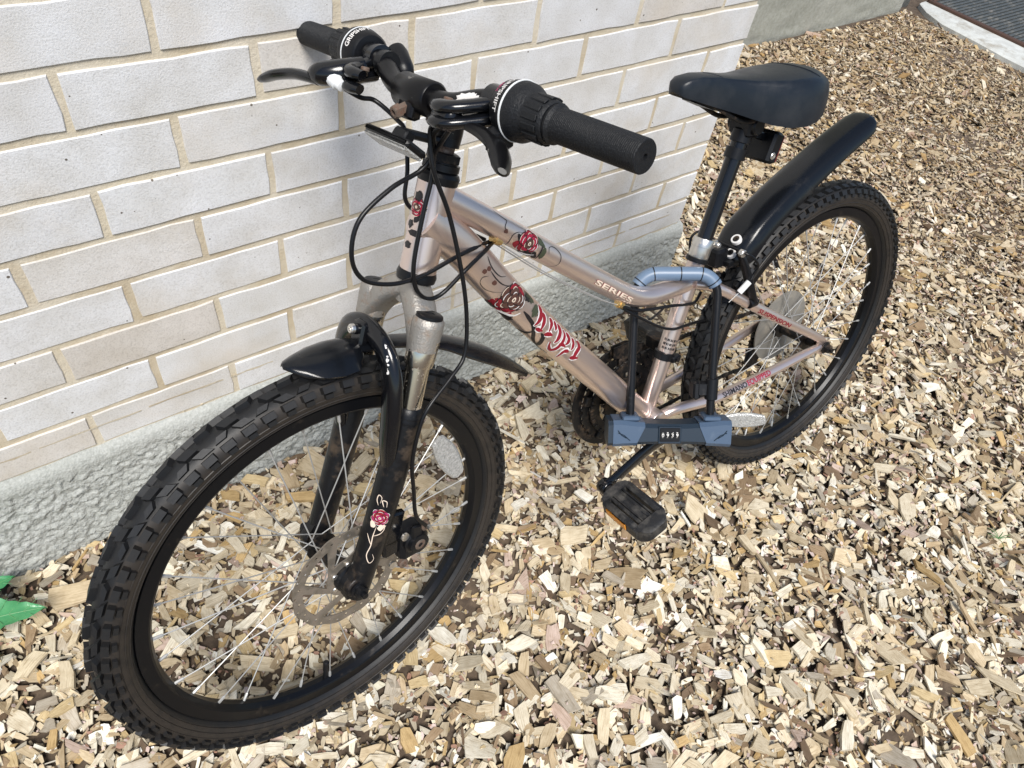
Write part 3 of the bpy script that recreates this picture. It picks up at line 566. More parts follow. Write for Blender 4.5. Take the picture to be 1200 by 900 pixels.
# saddle: sections from nose to tail, (x, half width, top, crown drop, skirt bottom)
SEC = [(.4065, .004, .528, .001, .5255), (.4050, .011, .534, .004, .5235), (.400, .0175, .5405, .006, .5205), (.390, .0215, .5445, .007, .5165), (.370, .024, .545, .008, .509), (.340, .027, .541, .008, .498), (.310, .0325, .535, .009, .487), (.280, .044, .531, .012, .475), (.250, .059, .529, .015, .4635), (.220, .0715, .528, .018, .456), (.190, .0775, .528, .021, .4535), (.165, .0765, .527, .024, .4555), (.145, .070, .5245, .026, .461), (.128, .059, .520, .026, .468), (.115, .045, .514, .024, .4765), (.107, .030, .5065, .017, .4835), (.103, .012, .4985, .005, .4895)]
rings = []
for x, w, t, dr, b in SEC:
    r = []
    for j in range(28):
        a = PI*j/27; c, s_ = math.cos(a), math.sin(a); y = w*math.copysign(abs(c)**.75, c); zz = t-dr*(abs(y)/w)**2.4-(t-dr-b)*max(0, (abs(c)-.72)/.28)**1.3; y *= 1-.16*max(0, (abs(c)-.72)/.28)**2; r.append((x, y, zz))
    for j in range(9):
        y = -w+2*w*(j+1)/10; r.append((x, y*.78, b+min(.016, (t-b)*.35)*(.25+.75*(1-(y/w)**2))))
    rings.append(r)
mb = MB(); loft(mb, rings); saddle = part(mb, 'saddle', 'saddle_vinyl', sharp=60)
mb = MB()
def topz(x, y):
    X = [s[0] for s in SEC][::-1]; w = np.interp(x, X, [s[1] for s in SEC][::-1]); t = np.interp(x, X, [s[2] for s in SEC][::-1]); dr = np.interp(x, X, [s[3] for s in SEC][::-1]); return t-dr*min(1, abs(y)/w)**2.4
tube(mb, [(.158+.012*math.cos(y*26), y, topz(.158+.012*math.cos(y*26), y)+.0001) for y in np.linspace(-.052, .052, 15)], .0009, 6); sub(mb, 'seam', 'saddle_vinyl', saddle); mb = MB()
tube(mb, [(.352-.02*abs(y)/.02, y, topz(.352-.02*abs(y)/.02, y)-.0002) for y in np.linspace(-.019, .019, 9)], .0007, 6)
sub(mb, 'seam', 'saddle_vinyl', saddle)
mb = MB()
for s in (-1, 1): tube(mb, crom([(.37, s*.008, .512), (.33, s*.018, .494), (.28, s*.021, .4685), (.22, s*.021, .4660), (.17, s*.028, .478), (.145, s*.035, .49)], 5), .0035, 8)
sub(mb, 'rail', 'dark_steel', saddle)
mb = MB(); loft(mb, [[(x, y*w, z) for y in (-1, -.5, 0, .5, 1)]+[(x, y*w*.7, z+.02) for y in (1, 0, -1)] for x, w, z in ((.38, .008, .511), (.34, .016, .494), (.30, .02, .482), (.28, .018, .483))]); sub(mb, 'base_shell', 'black_plastic', saddle)
# rear reflector on the post
mb = MB(); c = Vector((.198, .0, .414)); u = sd; bx = Vector((-.94, 0, -.342))
box(mb, c, bx*.012, (0, .026, 0), u*.024, .004); box(mb, c-bx*.02+u*.012, bx*.012, (0, .008, 0), u*.006, .002); lathe(mb, sc+sd*.168, sd, [(-.008, .0128), (-.008, .0162), (.008, .0162), (.008, .0128)], 20)
ref = part(mb, 'rear_reflector', 'black_plastic', label='dark red reflector under the saddle')
mb = MB(); box(mb, c+bx*.0135, bx*.003, (0, .023, 0), u*.021, .002); sub(mb, 'lens', 'red_lens', ref)
mb = MB(); cyl(mb, c+Vector((.004, .0255, 0))-u*.010, c+Vector((.004, .0285, 0))-u*.010, .0055, 12, ch=.001); sub(mb, 'screw', 'alloy', ref)
# rear mudguard
ctr = crom([(.2620, 0, .2290), (.2490, 0, .2560), (.2250, 0, .2860), (.1950, 0, .3080), (.1500, 0, .3330), (.1000, 0, .3560), (.0250, 0, .3880), (-.0350, 0, .4090), (-.0600, 0, .4155), (-.0735, 0, .4140)], 4)
hw = np.interp(np.linspace(0, 1, len(ctr)), [0, .06, .2, .45, .8, .93, 1], [.016, .030, .0335, .0315, .030, .028, .015]); sk = np.interp(np.linspace(0, 1, len(ctr)), [0, .1, .5, .9, 1], [.008, .03, .026, .014, .004]); A = frames(ctr, (0, 0, 1)); rings = []
for p, w, k, (t, u, v) in zip(ctr, hw, sk, A):
    prof = []
    for y in np.linspace(-1, 1, 15): prof.append((y*w, -.010*abs(y)**3))
    prof = [(-w*1.04, -.010-k)]+prof+[(w*1.04, -.010-k)]; out = [p+v*(-y)+u*z for y, z in prof]; inn = [p+v*(-y*.94)+u*(z-.003 if abs(y) < w else z) for y, z in prof[::-1]]; rings.append(out+inn)
mb = MB(); loft(mb, rings); rf = part(mb, 'mudguard', 'fender_black', sharp=55, label='long black rear mudguard')
mb = MB()
for x, y, z in ((.2405, .010, .2715), (.2525, .012, .2515)):
    mb = MB(); d = Vector((.62, 0, .78)).normalized(); lathe(mb, Vector((x, y, z))-d*.004, d, [(0, .0088), (.006, .0088), (.0066, .0082), (.0066, .0058), (.004, .0056)], 20); sub(mb, 'washer', 'print_white', rf); mb = MB(); lathe(mb, Vector((x, y, z))-d*.004, d, [(.002, .0057), (.0060, .0057), (.0066, .0050), (.0066, .0024), (.0045, .0022)], 14); sub(mb, 'bolt', 'dark_steel', rf)
mb = MB(); box(mb, (.272, 0, .247), (.014, 0, 0), (0, .014, 0), (0, 0, .016), .004); box(mb, (.264, .016, .24), (.006, 0, 0), (0, .010, 0), (0, 0, .004), .001); sub(mb, 'bracket', 'black_plastic', rf)

# --- wheels: local x forward, y left, z up about the axle
def make_wheel(front):
    W_ = FW if front else RW
    mb = MB(); lathe(mb, (0, 0, 0), (0, 1, 0), [(-.0118, .2575), (-.0118, .243), (-.0105, .2405), (-.004, .2365), (.004, .2365), (.0105, .2405), (.0118, .243), (.0118, .2575), (.0095, .2580), (.0095, .252), (-.0095, .252), (-.0095, .2580)], 96, closed=True)
    rim = part(mb, 'wheel', 'rim_black' if True else '', W_, label=('front wheel with a brake disc' if front else 'rear wheel with spoke protector'), sharp=25)
    # tyre: carcass and moulded blocks
    tm = MB(); Rm_, rt = .2780, .0217; ph0 = math.radians(200); prof = []
    for k in range(25):
        a = -PI/2-math.radians(62)+k/24*math.radians(304)+PI/2; prof.append((rt*math.sin(a), Rm_+rt*math.cos(a)))
    rt2 = [(y*.93, Rm_+(r-Rm_)*.93) for y, r in prof[::-1]]
    lathe(tm, (0, 0, 0), (0, 1, 0), prof+rt2, 120, closed=True)
    wear = [.95 if abs(v[1]) > .0165 else .15 for v in tm.v]
    def block(th, ph, dth, dph, h, skew=0., tap=.84):
        vs = []
        for lvl, (hh, kx) in enumerate(((-.0012, 1.), (h, tap))):
            for sx, sy in ((-1, -1), (1, -1), (1, 1), (-1, 1)):
                p_ = ph+sy*dph*kx; t_ = th+(sx*dth*kx)+skew*sy; r = Rm_+(rt+hh)*math.cos(p_); y = (rt+hh)*math.sin(p_); vs.append((r*math.cos(t_), y, r*math.sin(t_)))
        tm.add(vs, [(4, 5, 6, 7), (0, 1, 5, 4), (1, 2, 6, 5), (2, 3, 7, 6), (3, 0, 4, 7)])
        wear.extend([.6 if abs(ph) > .9 else .3]*4+([.0]*4 if abs(ph) < .9 else [.25]*4))
    n = 74 if front else 80; st = 2*PI/n
    for i in range(n):
        t = i*st; j = st*random.uniform(-.03, .03)
        if front:
            block(t, .25*(1 if i % 2 else -1), st*.36, .20, .0068, st*.12*(1 if i % 2 else -1)); block(t+st*.5, .66*(1 if i % 2 else -1), st*.36, .15, .0066, st*.14)
            block(t+st*.45, -.62*(1 if i % 2 else -1), st*.30, .13, .0062, -st*.1)
            for s in (-1, 1): block(t+j+(st*.5 if s > 0 else 0), s*1.05, st*.35, .17, .0070); block(t+j+(st*.5 if s > 0 else 0), s*1.40, st*.24, .12, .0040)
        else:
            block(t, 0, st*.32, .26, .0062, st*.15*(1 if i % 2 else -1))
            for s in (-1, 1): block(t+st*.5, s*.56, st*.32, .17, .0062, st*.12*s); block(t+j, s*1.04, st*.35, .18, .0066); block(t+j+st*.5, s*1.32, st*.24, .13, .003)
    for s in (-1, 1):            # moulded bands on the sidewalls
        for a in (1.62, 1.95, 2.25): lathe(tm, (0, 0, 0), (0, 1, 0), [(s*(rt+.0001)*math.sin(a-.03), Rm_+(rt+.0001)*math.cos(a-.03)), (s*(rt+.0009)*math.sin(a), Rm_+(rt+.0009)*math.cos(a)), (s*(rt+.0001)*math.sin(a+.03), Rm_+(rt+.0001)*math.cos(a+.03))], 120, caps=False); wear.extend([.9]*360)
    tyre = sub(tm, 'tyre', 'tyre_rubber', rim, sharp=40); at = tyre.data.attributes.new('wear', 'FLOAT', 'POINT')
    if len(tyre.data.vertices) == len(wear): at.data.foreach_set('value', wear)
    # hub
    mb = MB(); fl = .030
    lathe(mb, (0, 0, 0), (0, 1, 0), [(-.05, .0065), (-.05, .011), (-.034, .012), (-.032, .0225), (-.0285, .0225), (-.027, .013), (.027, .013), (.0285, .0225), (.032, .0225), (.034, .012), (.05, .011), (.05, .0065)], 28)
    cyl(mb, (0, -.075, 0), (0, .075, 0), .0045, 12); hub = sub(mb, 'hub', 'dark_steel', rim)
    for s in (-1, 1):
        mb = MB(); h = .0665 if front else .0705
        lathe(mb, (0, s*h, 0), (0, s, 0), [(0, .012), (.002, .0125), (.003, .009), (.004, .0085), (.011, .0085), (.012, .0045)], 18); lathe(mb, (0, s*(h+.003), 0), (0, s, 0), [(0, .0095), (.007, .0095), (.0075, .008)], 6); cyl(mb, (0, s*(h+.011), 0), (0, s*(h+.017), 0), .0045, 10)
        sub(mb, 'axle_nut', 'dark_steel' if not front else 'black_plastic', rim)
    # spokes, each its own piece
    def spoke_ends(k):
        s = 1 if k % 2 else -1; a = 2*PI*k/32+.03; cr = 1 if (k//2) % 2 else -1; ah = a+cr*1.22
        return Vector((.0205*math.cos(ah), s*.0305, .0205*math.sin(ah))), Vector((.2375*math.cos(a), s*.0025, .2375*math.sin(a)))
    h0, r0 = spoke_ends(0); Ls = (r0-h0).length; sm = MB(); tube(sm, [(0, 0, 0), (0, 0, Ls)], .0009, 6); tube(sm, [(0, 0, Ls-.013), (0, 0, Ls-.011), (0, 0, Ls+.002)], [.0013, .0021, .0021], 6)
    first = None
    for k in range(32):
        h, r = spoke_ends(k); M = Matrix.Translation(h) @ (r-h).to_track_quat('Z', 'X').to_matrix().to_4x4()
        if first is None: first = sm.obj('spoke', 'spoke_steel', rim, M)
        else: link('spoke', first.data, rim, M)
    return rim
fw = make_wheel(True); rw = make_wheel(False)
# front disc, on the left of the hub
mb = MB(); N_ = 144; out = [( (.0795+.0012*math.cos(12*2*PI*i/N_))*math.cos(2*PI*i/N_), (.0795+.0012*math.cos(12*2*PI*i/N_))*math.sin(2*PI*i/N_)) for i in range(N_)]; holes = []
for k in range(6):           # six windows between the swept arms
    a0 = 2*PI*k/6; o1 = [(.0655*math.cos(a0+t), .0655*math.sin(a0+t)) for t in np.linspace(.10, .92, 9)]; i1 = [(.031*math.cos(a0+t-.55), .031*math.sin(a0+t-.55)) for t in np.linspace(.80, .16, 6)]; holes.append(o1+i1)
for k in range(36): holes.append(circ2(.0735*math.cos(2*PI*k/36)+(.0028 if k % 2 else -.0022)*math.cos(2*PI*k/36), .0735*math.sin(2*PI*k/36)+(.0028 if k % 2 else -.0022)*math.sin(2*PI*k/36), .0023, 8))
holes.append(circ2(0, 0, .019, 20)); ROT = MX((0, .038, 0), (1, 0, 0), (0, 0, 1), (0, -1, 0))
plate(mb, out, holes, ROT, .0019); disc = sub(mb, 'brake_disc', 'rotor_steel', fw, sharp=30)
mb = MB()
for k in range(6): a = 2*PI*k/6+.3; mb = MB(); cyl(mb, (.023*math.cos(a), .0385, .023*math.sin(a)), (.023*math.cos(a), .0425, .023*math.sin(a)), .0042, 10, ch=.001); sub(mb, 'disc_bolt', 'alloy', fw)
mb = MB(); lathe(mb, (0, .030, 0), (0, 1, 0), [(0, .021), (.014, .021), (.016, .017), (.024, .016), (.028, .012)], 24); sub(mb, 'hub_end', 'black_plastic', fw)
def wheel_reflector(parent, ang, r, y, ax=None):
    mb = MB(); er = Vector((math.cos(ang), 0, math.sin(ang))); et = Vector((-math.sin(ang), 0, math.cos(ang))); c = er*r+Vector((0, y, 0)); n = Vector((0, 1, 0))
    if ax: et = Vector(ax).normalized(); n = (n-et*n.dot(et)).normalized(); er = et.cross(n)
    rings = []
    for t, w in ((-.046, .006), (-.042, .0115), (-.02, .0165), (0, .0178), (.02, .0165), (.042, .0115), (.046, .006)):
        rings.append([c+et*t+er*(a*w)+n*h for a, h in ((-1, -.003), (1, -.003), (1, .001), (.8, .0035), (-.8, .0035), (-1, .001))])
    loft(mb, rings); o = sub(mb, 'reflector', 'reflector_clear', parent); mb = MB(); box(mb, c+et*0-n*.005, er*.008, et*.01, n*.003, .001); sub(mb, 'reflector_clip', 'white_plastic', parent)
wheel_reflector(fw, math.atan2(-.275+.4194, -.13-.034), .211, .010); wheel_reflector(rw, math.radians(-49), .203, .010, ax=(-.82, .573, -.04))
for w_, a in ((fw, math.radians(262)), (rw, math.radians(60))):
    mb = MB(); er = Vector((math.cos(a), 0, math.sin(a))); tube(mb, [er*.238, er*.222, er*.221, er*.205, er*.204], [.0035, .0035, .0045, .0045, .003], 10); sub(mb, 'valve', 'black_plastic', w_)
# rear cogs, spoke protector, on the right
mb = MB(); plate(mb, circ2(0, 0, .076, 48), [circ2(0, 0, .02, 16)], MX((0, -.036, 0), (1, 0, 0), (0, 0, 1), (0, -1, 0)), .0025); sub(mb, 'spoke_protector', 'pie_plate', rw, sharp=30)
def cog(mb, c, r, teeth, y, th=.0022, hole=.02, arms=0):
    o = []
    for i in range(teeth):
        a = 2*PI*i/teeth; d = 2*PI/teeth
        for t, rr in ((0, r-.004), (.28, r-.0035), (.45, r), (.6, r), (.8, r-.0035)): o.append((rr*math.cos(a+d*t), rr*math.sin(a+d*t)))
    hs = [circ2(0, 0, hole, 20)]
    plate(mb, o, hs, MX((c[0], y, c[1]), (1, 0, 0), (0, 0, 1), (0, -1, 0)), th)
mb = MB()
for k, (t, r) in enumerate(((28, .058), (24, .050), (21, .043), (18, .037), (16, .033), (14, .029))): cog(mb, (0, 0), r, t, -.041-.0045*k)
sub(mb, 'cassette', 'dark_steel', rw, sharp=30)

# --- fork
mb = MB(); tube(mb, [(0, 0, -.04), (0, 0, .003)], [.019, .0165], 24)
bars = crom([(.0130, -.056, -.080), (.0125, -.050, -.064), (.0100, -.036, -.0440), (.006, -.018, -.0285), (.002, 0, -.0215), (.006, .018, -.0285), (.0100, .036, -.0440), (.0125, .050, -.064), (.0130, .056, -.080)], 5); Ac = frames(bars, (1, 0, 0)); rings = []
for i, (q_, (t, u, w)) in enumerate(zip(bars, Ac)):
    k = abs(i/(len(bars)-1)-.5)*2; rx_, rz_ = .0185, .0135+.002*(1-k)
    rings.append([q_+u*(rx_*math.copysign(abs(math.cos(a))**.6, math.cos(a)))+w*(rz_*math.copysign(abs(math.sin(a))**.6, math.sin(a))) for a in np.linspace(0, 2*PI, 24, endpoint=False)])
loft(mb, rings)
for s in (-1, 1): lathe(mb, (.0135, s*.055, -.078), (0, 0, 1), [(0, .0165), (.001, .0186), (.030, .0192), (.037, .0188), (.040, .0165)], 28)
fork = part(mb, 'fork', 'crown_metal', STEER, sharp=40)
for s in (-1, 1): mb = MB(); lathe(mb, (.0131, s*.055, -.098), (0, 0, 1), [(0, .0150), (.0005, .0174), (.004, .0180), (.034, .0188), (.036, .0180)], 28); sub(mb, 'socket', 'stanchion_metal', fork)
for s in (-1, 1):
    mb = MB(); lathe(mb, (.0135, s*.055, -.0385), (0, 0, 1), [(0, .0162), (.0035, .0160), (.0045, .0145), (.0046, .006), (.0040, .0055)], 24); sub(mb, 'end_cap', 'black_plastic', fork)
    mb = MB(); tube(mb, [(.0135, s*.055, -.088), (.0105, s*.055, -.172)], .0146, 24)
    sub(mb, 'stanchion', 'stanchion_metal', fork)
    mb = MB(); lathe(mb, (.0108, s*.055, -.153), (0, 0, -1), [(0, .0150), (.002, .0168), (.008, .0180), (.016, .0200), (.02, .0195)], 24); sub(mb, 'dust_seal', 'black_plastic', fork)
    mb = MB(); tube(mb, crom([(.0105, s*.055, -.165), (.0125, s*.055, -.23), (.0165, s*.055, -.30), (.022, s*.055, -.37), (.027, s*.055, -.425), (.028, s*.055, -.44)], 4), [.0195, .0192, .0185, .0175, .0165, .0135], 20)
    loft(mb, [[(x+dx, s*(.055+dy), z) for dx, dy in ((-.012, -.008), (.012, -.008), (.012, .008), (-.012, .008))] for x, z in ((.026, -.39), (.033, -.405), (.036, -.43), (.034, -.437))])
    lathe(mb, (.034, s*.047, -.4194), (0, s, 0), [(0, .015), (.001, .016), (.016, .016), (.018, .014)], 20)
    leg = sub(mb, 'lower_leg', 'muddy_black', fork, sharp=50)
    if s > 0:      # rose printed on the near leg
        LG0 = TM((.0125, -.23, .055), (.0225, -.375, .055), .0185, skin(leg)); LG = lambda s_, ph, e=.0004: LG0(s_, ph+.72, e)
        mb = MB()
        def lb(a, b, c, d, mi, e, sd_, rot=0): blob(mb, LG, a, b, c, d, mi, e, 12, .25, sd_, .0185, rot)
        rose(mb, LG, .076, -.05, .0125, .0185, 11, (7, 0, 7)); lb(.09, -.35, .006, .004, 2, .0008, 3, .8); lb(.089, .3, .005, .004, 2, .0008, 4, -.6)
        for q in ([(.09, 0), (.105, .05), (.12, .0), (.135, .1), (.146, -.25), (.14, -.5), (.132, -.3)], [(.105, .05), (.1, -.4), (.093, -.6), (.086, -.5), (.09, -.35)], [(.118, .02), (.11, .3), (.104, .5)], [(.06, .3), (.053, .5), (.046, .45), (.048, .2), (.056, .2)], [(.06, -.1), (.052, .1), (.052, -.2), (.06, -.3)]): ribbon(mb, LG, q, .0012, 2, .0006, .0185)
        sub(mb, 'rose_graphic', PR, fork, sharp=80)
        # brake mount
        mb = MB(); box(mb, (-.004, .052, -.345), (.022, 0, 0), (0, .005, 0), (0, 0, .028), .004); box(mb, (-.02, .052, -.375), (.016, 0, -.005), (0, .005, 0), (.004, 0, .014), .003); sub(mb, 'brake_mount', 'black_gloss', fork)
# arch bridging the legs in front of the tyre
mb = MB(); tube(mb, crom([(.0200, .054, -.255), (.0300, .055, -.205), (.0385, .056, -.155), (.0460, .051, -.112), (.0520, .034, -.0845), (.0540, 0, -.0735), (.0520, -.034, -.0845), (.0460, -.051, -.112), (.0385, -.056, -.155), (.0300, -.055, -.205), (.0200, -.054, -.255)], 5), [.009, .0138, .0148, .0145, .0138, .0132, .0138, .0145, .0148, .0138, .009], 18, sq=(.75, 1.1))
arch = sub(mb, 'arch', 'black_gloss', fork, sharp=60); mb = MB(); AT = skin(arch); rw_ = random.Random(5)
for k in range(16):
    z = -.084-.012*abs(rw_.gauss(0, 1.3)); c = Vector((.05+.1*(z+.084), .032+.35*(-.084-z), z)); d = Vector((.5, .75, .45+.2*rw_.random())).normalized(); h = AT.ray_cast(c+d*.06, -d, .09)
    if h[0] is not None:
        nn = h[1]; nn = nn if nn.dot(d) > 0 else -nn; a_ = nn.orthogonal().normalized(); b_ = nn.cross(a_); r_ = rw_.uniform(.0006, .002); mb.add([h[0]+nn*.0003+a_*(math.cos(j*PI/3)*r_*rw_.uniform(.5, 1.3))+b_*(math.sin(j*PI/3)*r_*rw_.uniform(.5, 1.3)) for j in range(6)], [tuple(range(6))])
if mb.v: sub(mb, 'paint_chip', 'print_white', arch, kind='stuff')
# front brake: cable caliper clasping the disc
mb = MB(); box(mb, (-.047, .050, -.372), (.020, 0, -.006), (0, .016, 0), (.005, 0, .024), .006); lathe(mb, (-.046, .060, -.364), (0, 1, 0), [(0, .019), (.008, .019), (.010, .016), (.016, .015), (.017, .010)], 24); box(mb, (-.040, .072, -.352), (.008, 0, 0), (0, .003, 0), (.006, 0, .020), .002)
cal = part(mb, 'brake_caliper', 'black_plastic', STEER)
for x, y, z, r in ((-.046, .077, -.364, .0085), (-.055, .070, -.341, .0075), (-.036, .066, -.402, .0075)):
    mb = MB(); lathe(mb, (x, y-.006, z), (0, 1, 0), [(0, r), (.006, r), (.007, r*.8), (.007, r*.45), (.003, r*.4)], 12); sub(mb, 'bolt', 'rusty_steel', cal)
mb = MB(); lathe(mb, (-.024, .066, -.352), (0, 1, 0), [(0, .006), (.003, .006), (.003, .003)], 14); sub(mb, 'washer', 'alloy', cal); mb = MB(); lathe(mb, (-.020, .060, -.402), (0, 1, 0), [(0, .006), (.003, .006), (.003, .003)], 14); sub(mb, 'washer', 'alloy', cal); mb = MB(); tube(mb, [(-.052, .078, -.335), (-.06, .078, -.345)], .0035, 8); sub(mb, 'cable_pinch', 'alloy', cal)
# short front mudguard clipped under the arch
def blade(secs):
    rings = []
    for x, w, z, dr in secs:
        top = [(x, y*w, z-dr*abs(y)**2.2) for y in np.linspace(-1, 1, 13)]; rings.append(top+[(x, y*w*.93, z-dr*abs(y)**2.2-.003) for y in np.linspace(1, -1, 13)])
    return rings
mb = MB(); loft(mb, blade([(.157, .003, -.1135, .002), (.150, .013, -.1105, .006), (.138, .024, -.1055, .013), (.120, .034, -.0985, .019), (.100, .0385, -.0925, .022), (.082, .037, -.0895, .021), (.070, .028, -.0895, .014), (.066, .017, -.091, .006)]))
fm = part(mb, 'mudguard', 'fender_black', STEER, sharp=60, label='short black front mudguard blade')
mb = MB(); loft(mb, blade([(.072, .017, -.0915, .004), (.03, .017, -.0865, .005), (-.03, .019, -.0865, .006), (-.062, .024, -.0875, .011), (-.10, .0275, -.0945, .016), (-.15, .026, -.1085, .017), (-.20, .021, -.1285, .013), (-.238, .014, -.1475, .008), (-.250, .006, -.1545, .002)])); sub(mb, 'tail_blade', 'fender_black', fm, sharp=60)
mb = MB(); box(mb, (.063, 0, -.079), (.006, 0, 0), (0, .011, 0), (0, 0, .015), .003); tube(mb, [(.062, 0, -.075), (.075, 0, -.074)], [.007, .006], 14); sub(mb, 'bracket', 'black_gloss', fm)
mb = MB(); lathe(mb, (.0745, 0, -.074), (1, 0, 0), [(0, .0062), (.0035, .0058), (.0045, .0048), (.0045, .0028), (.002, .0026)], 14); sub(mb, 'bolt', 'alloy', fm)

# --- headset, stem, bar
mb = MB(); lathe(mb, (0, 0, .107), (0, 0, 1), [(-.004, .021), (-.002, .0235), (.006, .0245), (.010, .0225), (.012, .019), (.0125, .0215), (.020, .0215), (.0205, .018), (.022, .018)], 28); hs = part(mb, 'headset', 'black_plastic', STEER, sharp=30)
mb = MB(); lathe(mb, (0, 0, .129), (0, 0, 1), [(0, .0195), (.0005, .0205), (.009, .0205), (.010, .0175)], 6); sub(mb, 'lock_nut', 'dark_steel', hs, sharp=30)
mb = MB(); lathe(mb, (0, 0, -.014), (0, 0, 1), [(0, .019), (.002, .0235), (.008, .0245), (.014, .0228), (.0145, .021)], 28); sub(mb, 'lower_cup', 'black_plastic', hs, sharp=30)
mb = MB(); tube(mb, [(0, 0, .132), (0, 0, .172)], .0112, 20); part(mb, 'quill', 'rusty_steel', STEER)
BA = lambda n: .2092-.0252*n          # the bar sits a touch lower on the near side
mb = MB(); tube(mb, crom([(-.001, 0, .150), (.000, 0, .166), (.006, 0, .178), (.024, 0, .187), (.044, 0, .190)], 4), [.0150, .0160, .0165, .0165, .016], 18)
lathe(mb, (.050, -.0275, .1915), (0, 1, -.02), [(0, .0165), (.002, .0185), (.053, .0185), (.055, .0165)], 28); box(mb, (.058, 0, .175), (.008, 0, 0), (0, .013, 0), (0, 0, .010), .003)
stem = part(mb, 'stem', 'worn_black', STEER, sharp=45)
mb = MB(); lathe(mb, (.066, .0, .1745), (.85, .0, -.5), [(-.01, .006), (.004, .006), (.005, .0075), (.012, .0075), (.013, .006), (.013, .0035), (.009, .003)], 6); sub(mb, 'bolt', 'rusty_steel', stem)
mb = MB(); tube(mb, crom([(.034, -.284, BA(-.284)), (.036, -.20, BA(-.20)), (.037, -.125, BA(-.125)), (.040, -.09, BA(-.09)-.001), (.0465, -.055, .1965), (.050, -.03, .192), (.050, .03, .191), (.0465, .055, .1935), (.040, .09, BA(.09)-.002), (.037, .125, BA(.125)), (.036, .20, BA(.2)), (.034, .284, BA(.284))], 5), .0112, 18)
hbar = part(mb, 'handlebar', 'worn_black', STEER, sharp=60); mb = MB(); HS = TM((.0435, .2005, .066), (.0385, .2050, .098), .0112, skin(hbar)); rw_ = random.Random(3)
for k in range(9): blob(mb, HS, .016+rw_.uniform(-.014, .014), -.4+rw_.uniform(-.5, .5), rw_.uniform(.004, .011), rw_.uniform(.002, .005), 0, .0004+.0001*k, 14, .5, k, .0112, 0)
sub(mb, 'worn_patch', 'print_white', hbar, kind='stuff')
for s in (-1, 1):
    def at(n): return Vector((.0365-.012*max(0, (n-.12)), s*n, BA(s*n)))
    o = at(.118); d = (at(.288)-at(.118)).normalized()
    gp = [(.0665, .0130), (.067, .0178), (.0695, .0182), (.072, .0160)]
    for k in range(48): x = .073+.002*k; r = .0155-.0008*k/48; gp += [(x, r), (x+.0004, r+.00035), (x+.0013, r+.00035), (x+.0017, r)]
    gp += [(.170, .0150), (.1712, .0143), (.1712, .0028), (.168, .0025)]
    mb = MB(); lathe(mb, o, d, gp, 32); part(mb, 'grip', 'grip_rubber', STEER, sharp=40)
    mb = MB(); lathe(mb, o, d, [(.0, .0145), (.001, .0225), (.004, .0250), (.0175, .0280), (.020, .0280), (.020, .02)], 44)
    if s > 0: loft(mb, [[o+d*t+Vector((px_, 0, pz)) for t in (.002, .019) for px_, pz in ((-.02*w, -.01), (.02*w, -.01))][:4] for w, pz in ((1, 0), (.8, 0))]) if False else None; box(mb, o+d*.010+Vector((.008, 0, -.028)), (.012, 0, -.006), d*.009, (.004, 0, .012), .004)
    sh = part(mb, 'gear_shifter', 'black_plastic', STEER, sharp=40)
    mb = MB(); lathe(mb, o, d, [(.0199, .024), (.0199, .0286), (.0208, .0288), (.0216, .0285), (.0216, .024)], 48); sub(mb, 'ring', 'white_plastic', sh)
    mb = MB(); lathe(mb, o, d, [(.0215, .022), (.0217, .0278), (.030, .0272), (.0345, .0252), (.039, .0226), (.043, .0211), (.058, .0205), (.063, .0196), (.065, .0180), (.0655, .013)], 44)
    for k in range(14):
        a = 2*PI*k/14; u = Vector((math.cos(a), 0, math.sin(a))); u = (u-d*u.dot(d)).normalized(); w = d.cross(u); box(mb, o+d*.0515+u*.0206, u*.0011, w*.0032, d*.010, .0008)
    sub(mb, 'twist_grip', 'grip_rubber', sh, sharp=40)
    # printed name round the ring
    u0 = Vector((0, 0, 1)); u0 = (u0-d*u0.dot(d)).normalized(); w0 = d.cross(u0)
    RG = lambda t, ph, e=.0005: o+d*t+(u0*math.cos(ph)+w0*math.sin(ph))*(np.interp(t, [.004, .0175, .02], [.0250, .0280, .0280])+e)
    if s > 0:
        print_on(RG, 'GRIPSHIFT', .0085, .0100, .42, .0100, 1.80, .027, 'print_white', 'lettering', sh, across=True, mirror=False, sy=.95)
        print_on(RG, 'MRX', .005, .0045, .7, .0045, 1.15, .025, 'print_pink', 'lettering', sh, across=True, sy=.9)
    else: print_on(RG, 'GRIPSHIFT', .0085, .0100, -1.45, .0100, -.05, .027, 'print_white', 'lettering', sh, across=True, sy=.95)
    # brake lever: clamp, body, blade
    c = at(.106); mb = MB(); lathe(mb, c-d*.010, d, [(0, .0125), (.001, .0165), (.019, .0165), (.020, .0125)], 24)
    Y = Vector((0, s, 0)); q = lambda f, n, a: Vector((f, s*n, a+(BA(s*n)-.2092)*.6))
    for off, r in ((.0045, .0082), (-.0100, .0078)): tube(mb, crom([q(.040, .106, .203+off), q(.060, .100, .196+off), q(.078, .090, .189+off), q(.082, .078, .187+off), q(.078, .066, .187+off)], 4), [.010, r, r, r, .0065], 12, sq=(.8, 1.15))
    box(mb, q(.074, .080, .184), (.010, 0, 0), Y*.016, (0, 0, .013), .005) if s > 0 else box(mb, q(.080, .112, .186), (.012, 0, -.003), Y*.012, (.002, 0, .012), .004)
    if s < 0: tube(mb, crom([q(.058, .10, .198), q(.080, .102, .188), q(.098, .115, .180), q(.100, .128, .176)], 4), [.012, .014, .013, .008], 14)
    body = part(mb, 'brake_lever', 'black_gloss', STEER, sharp=50)
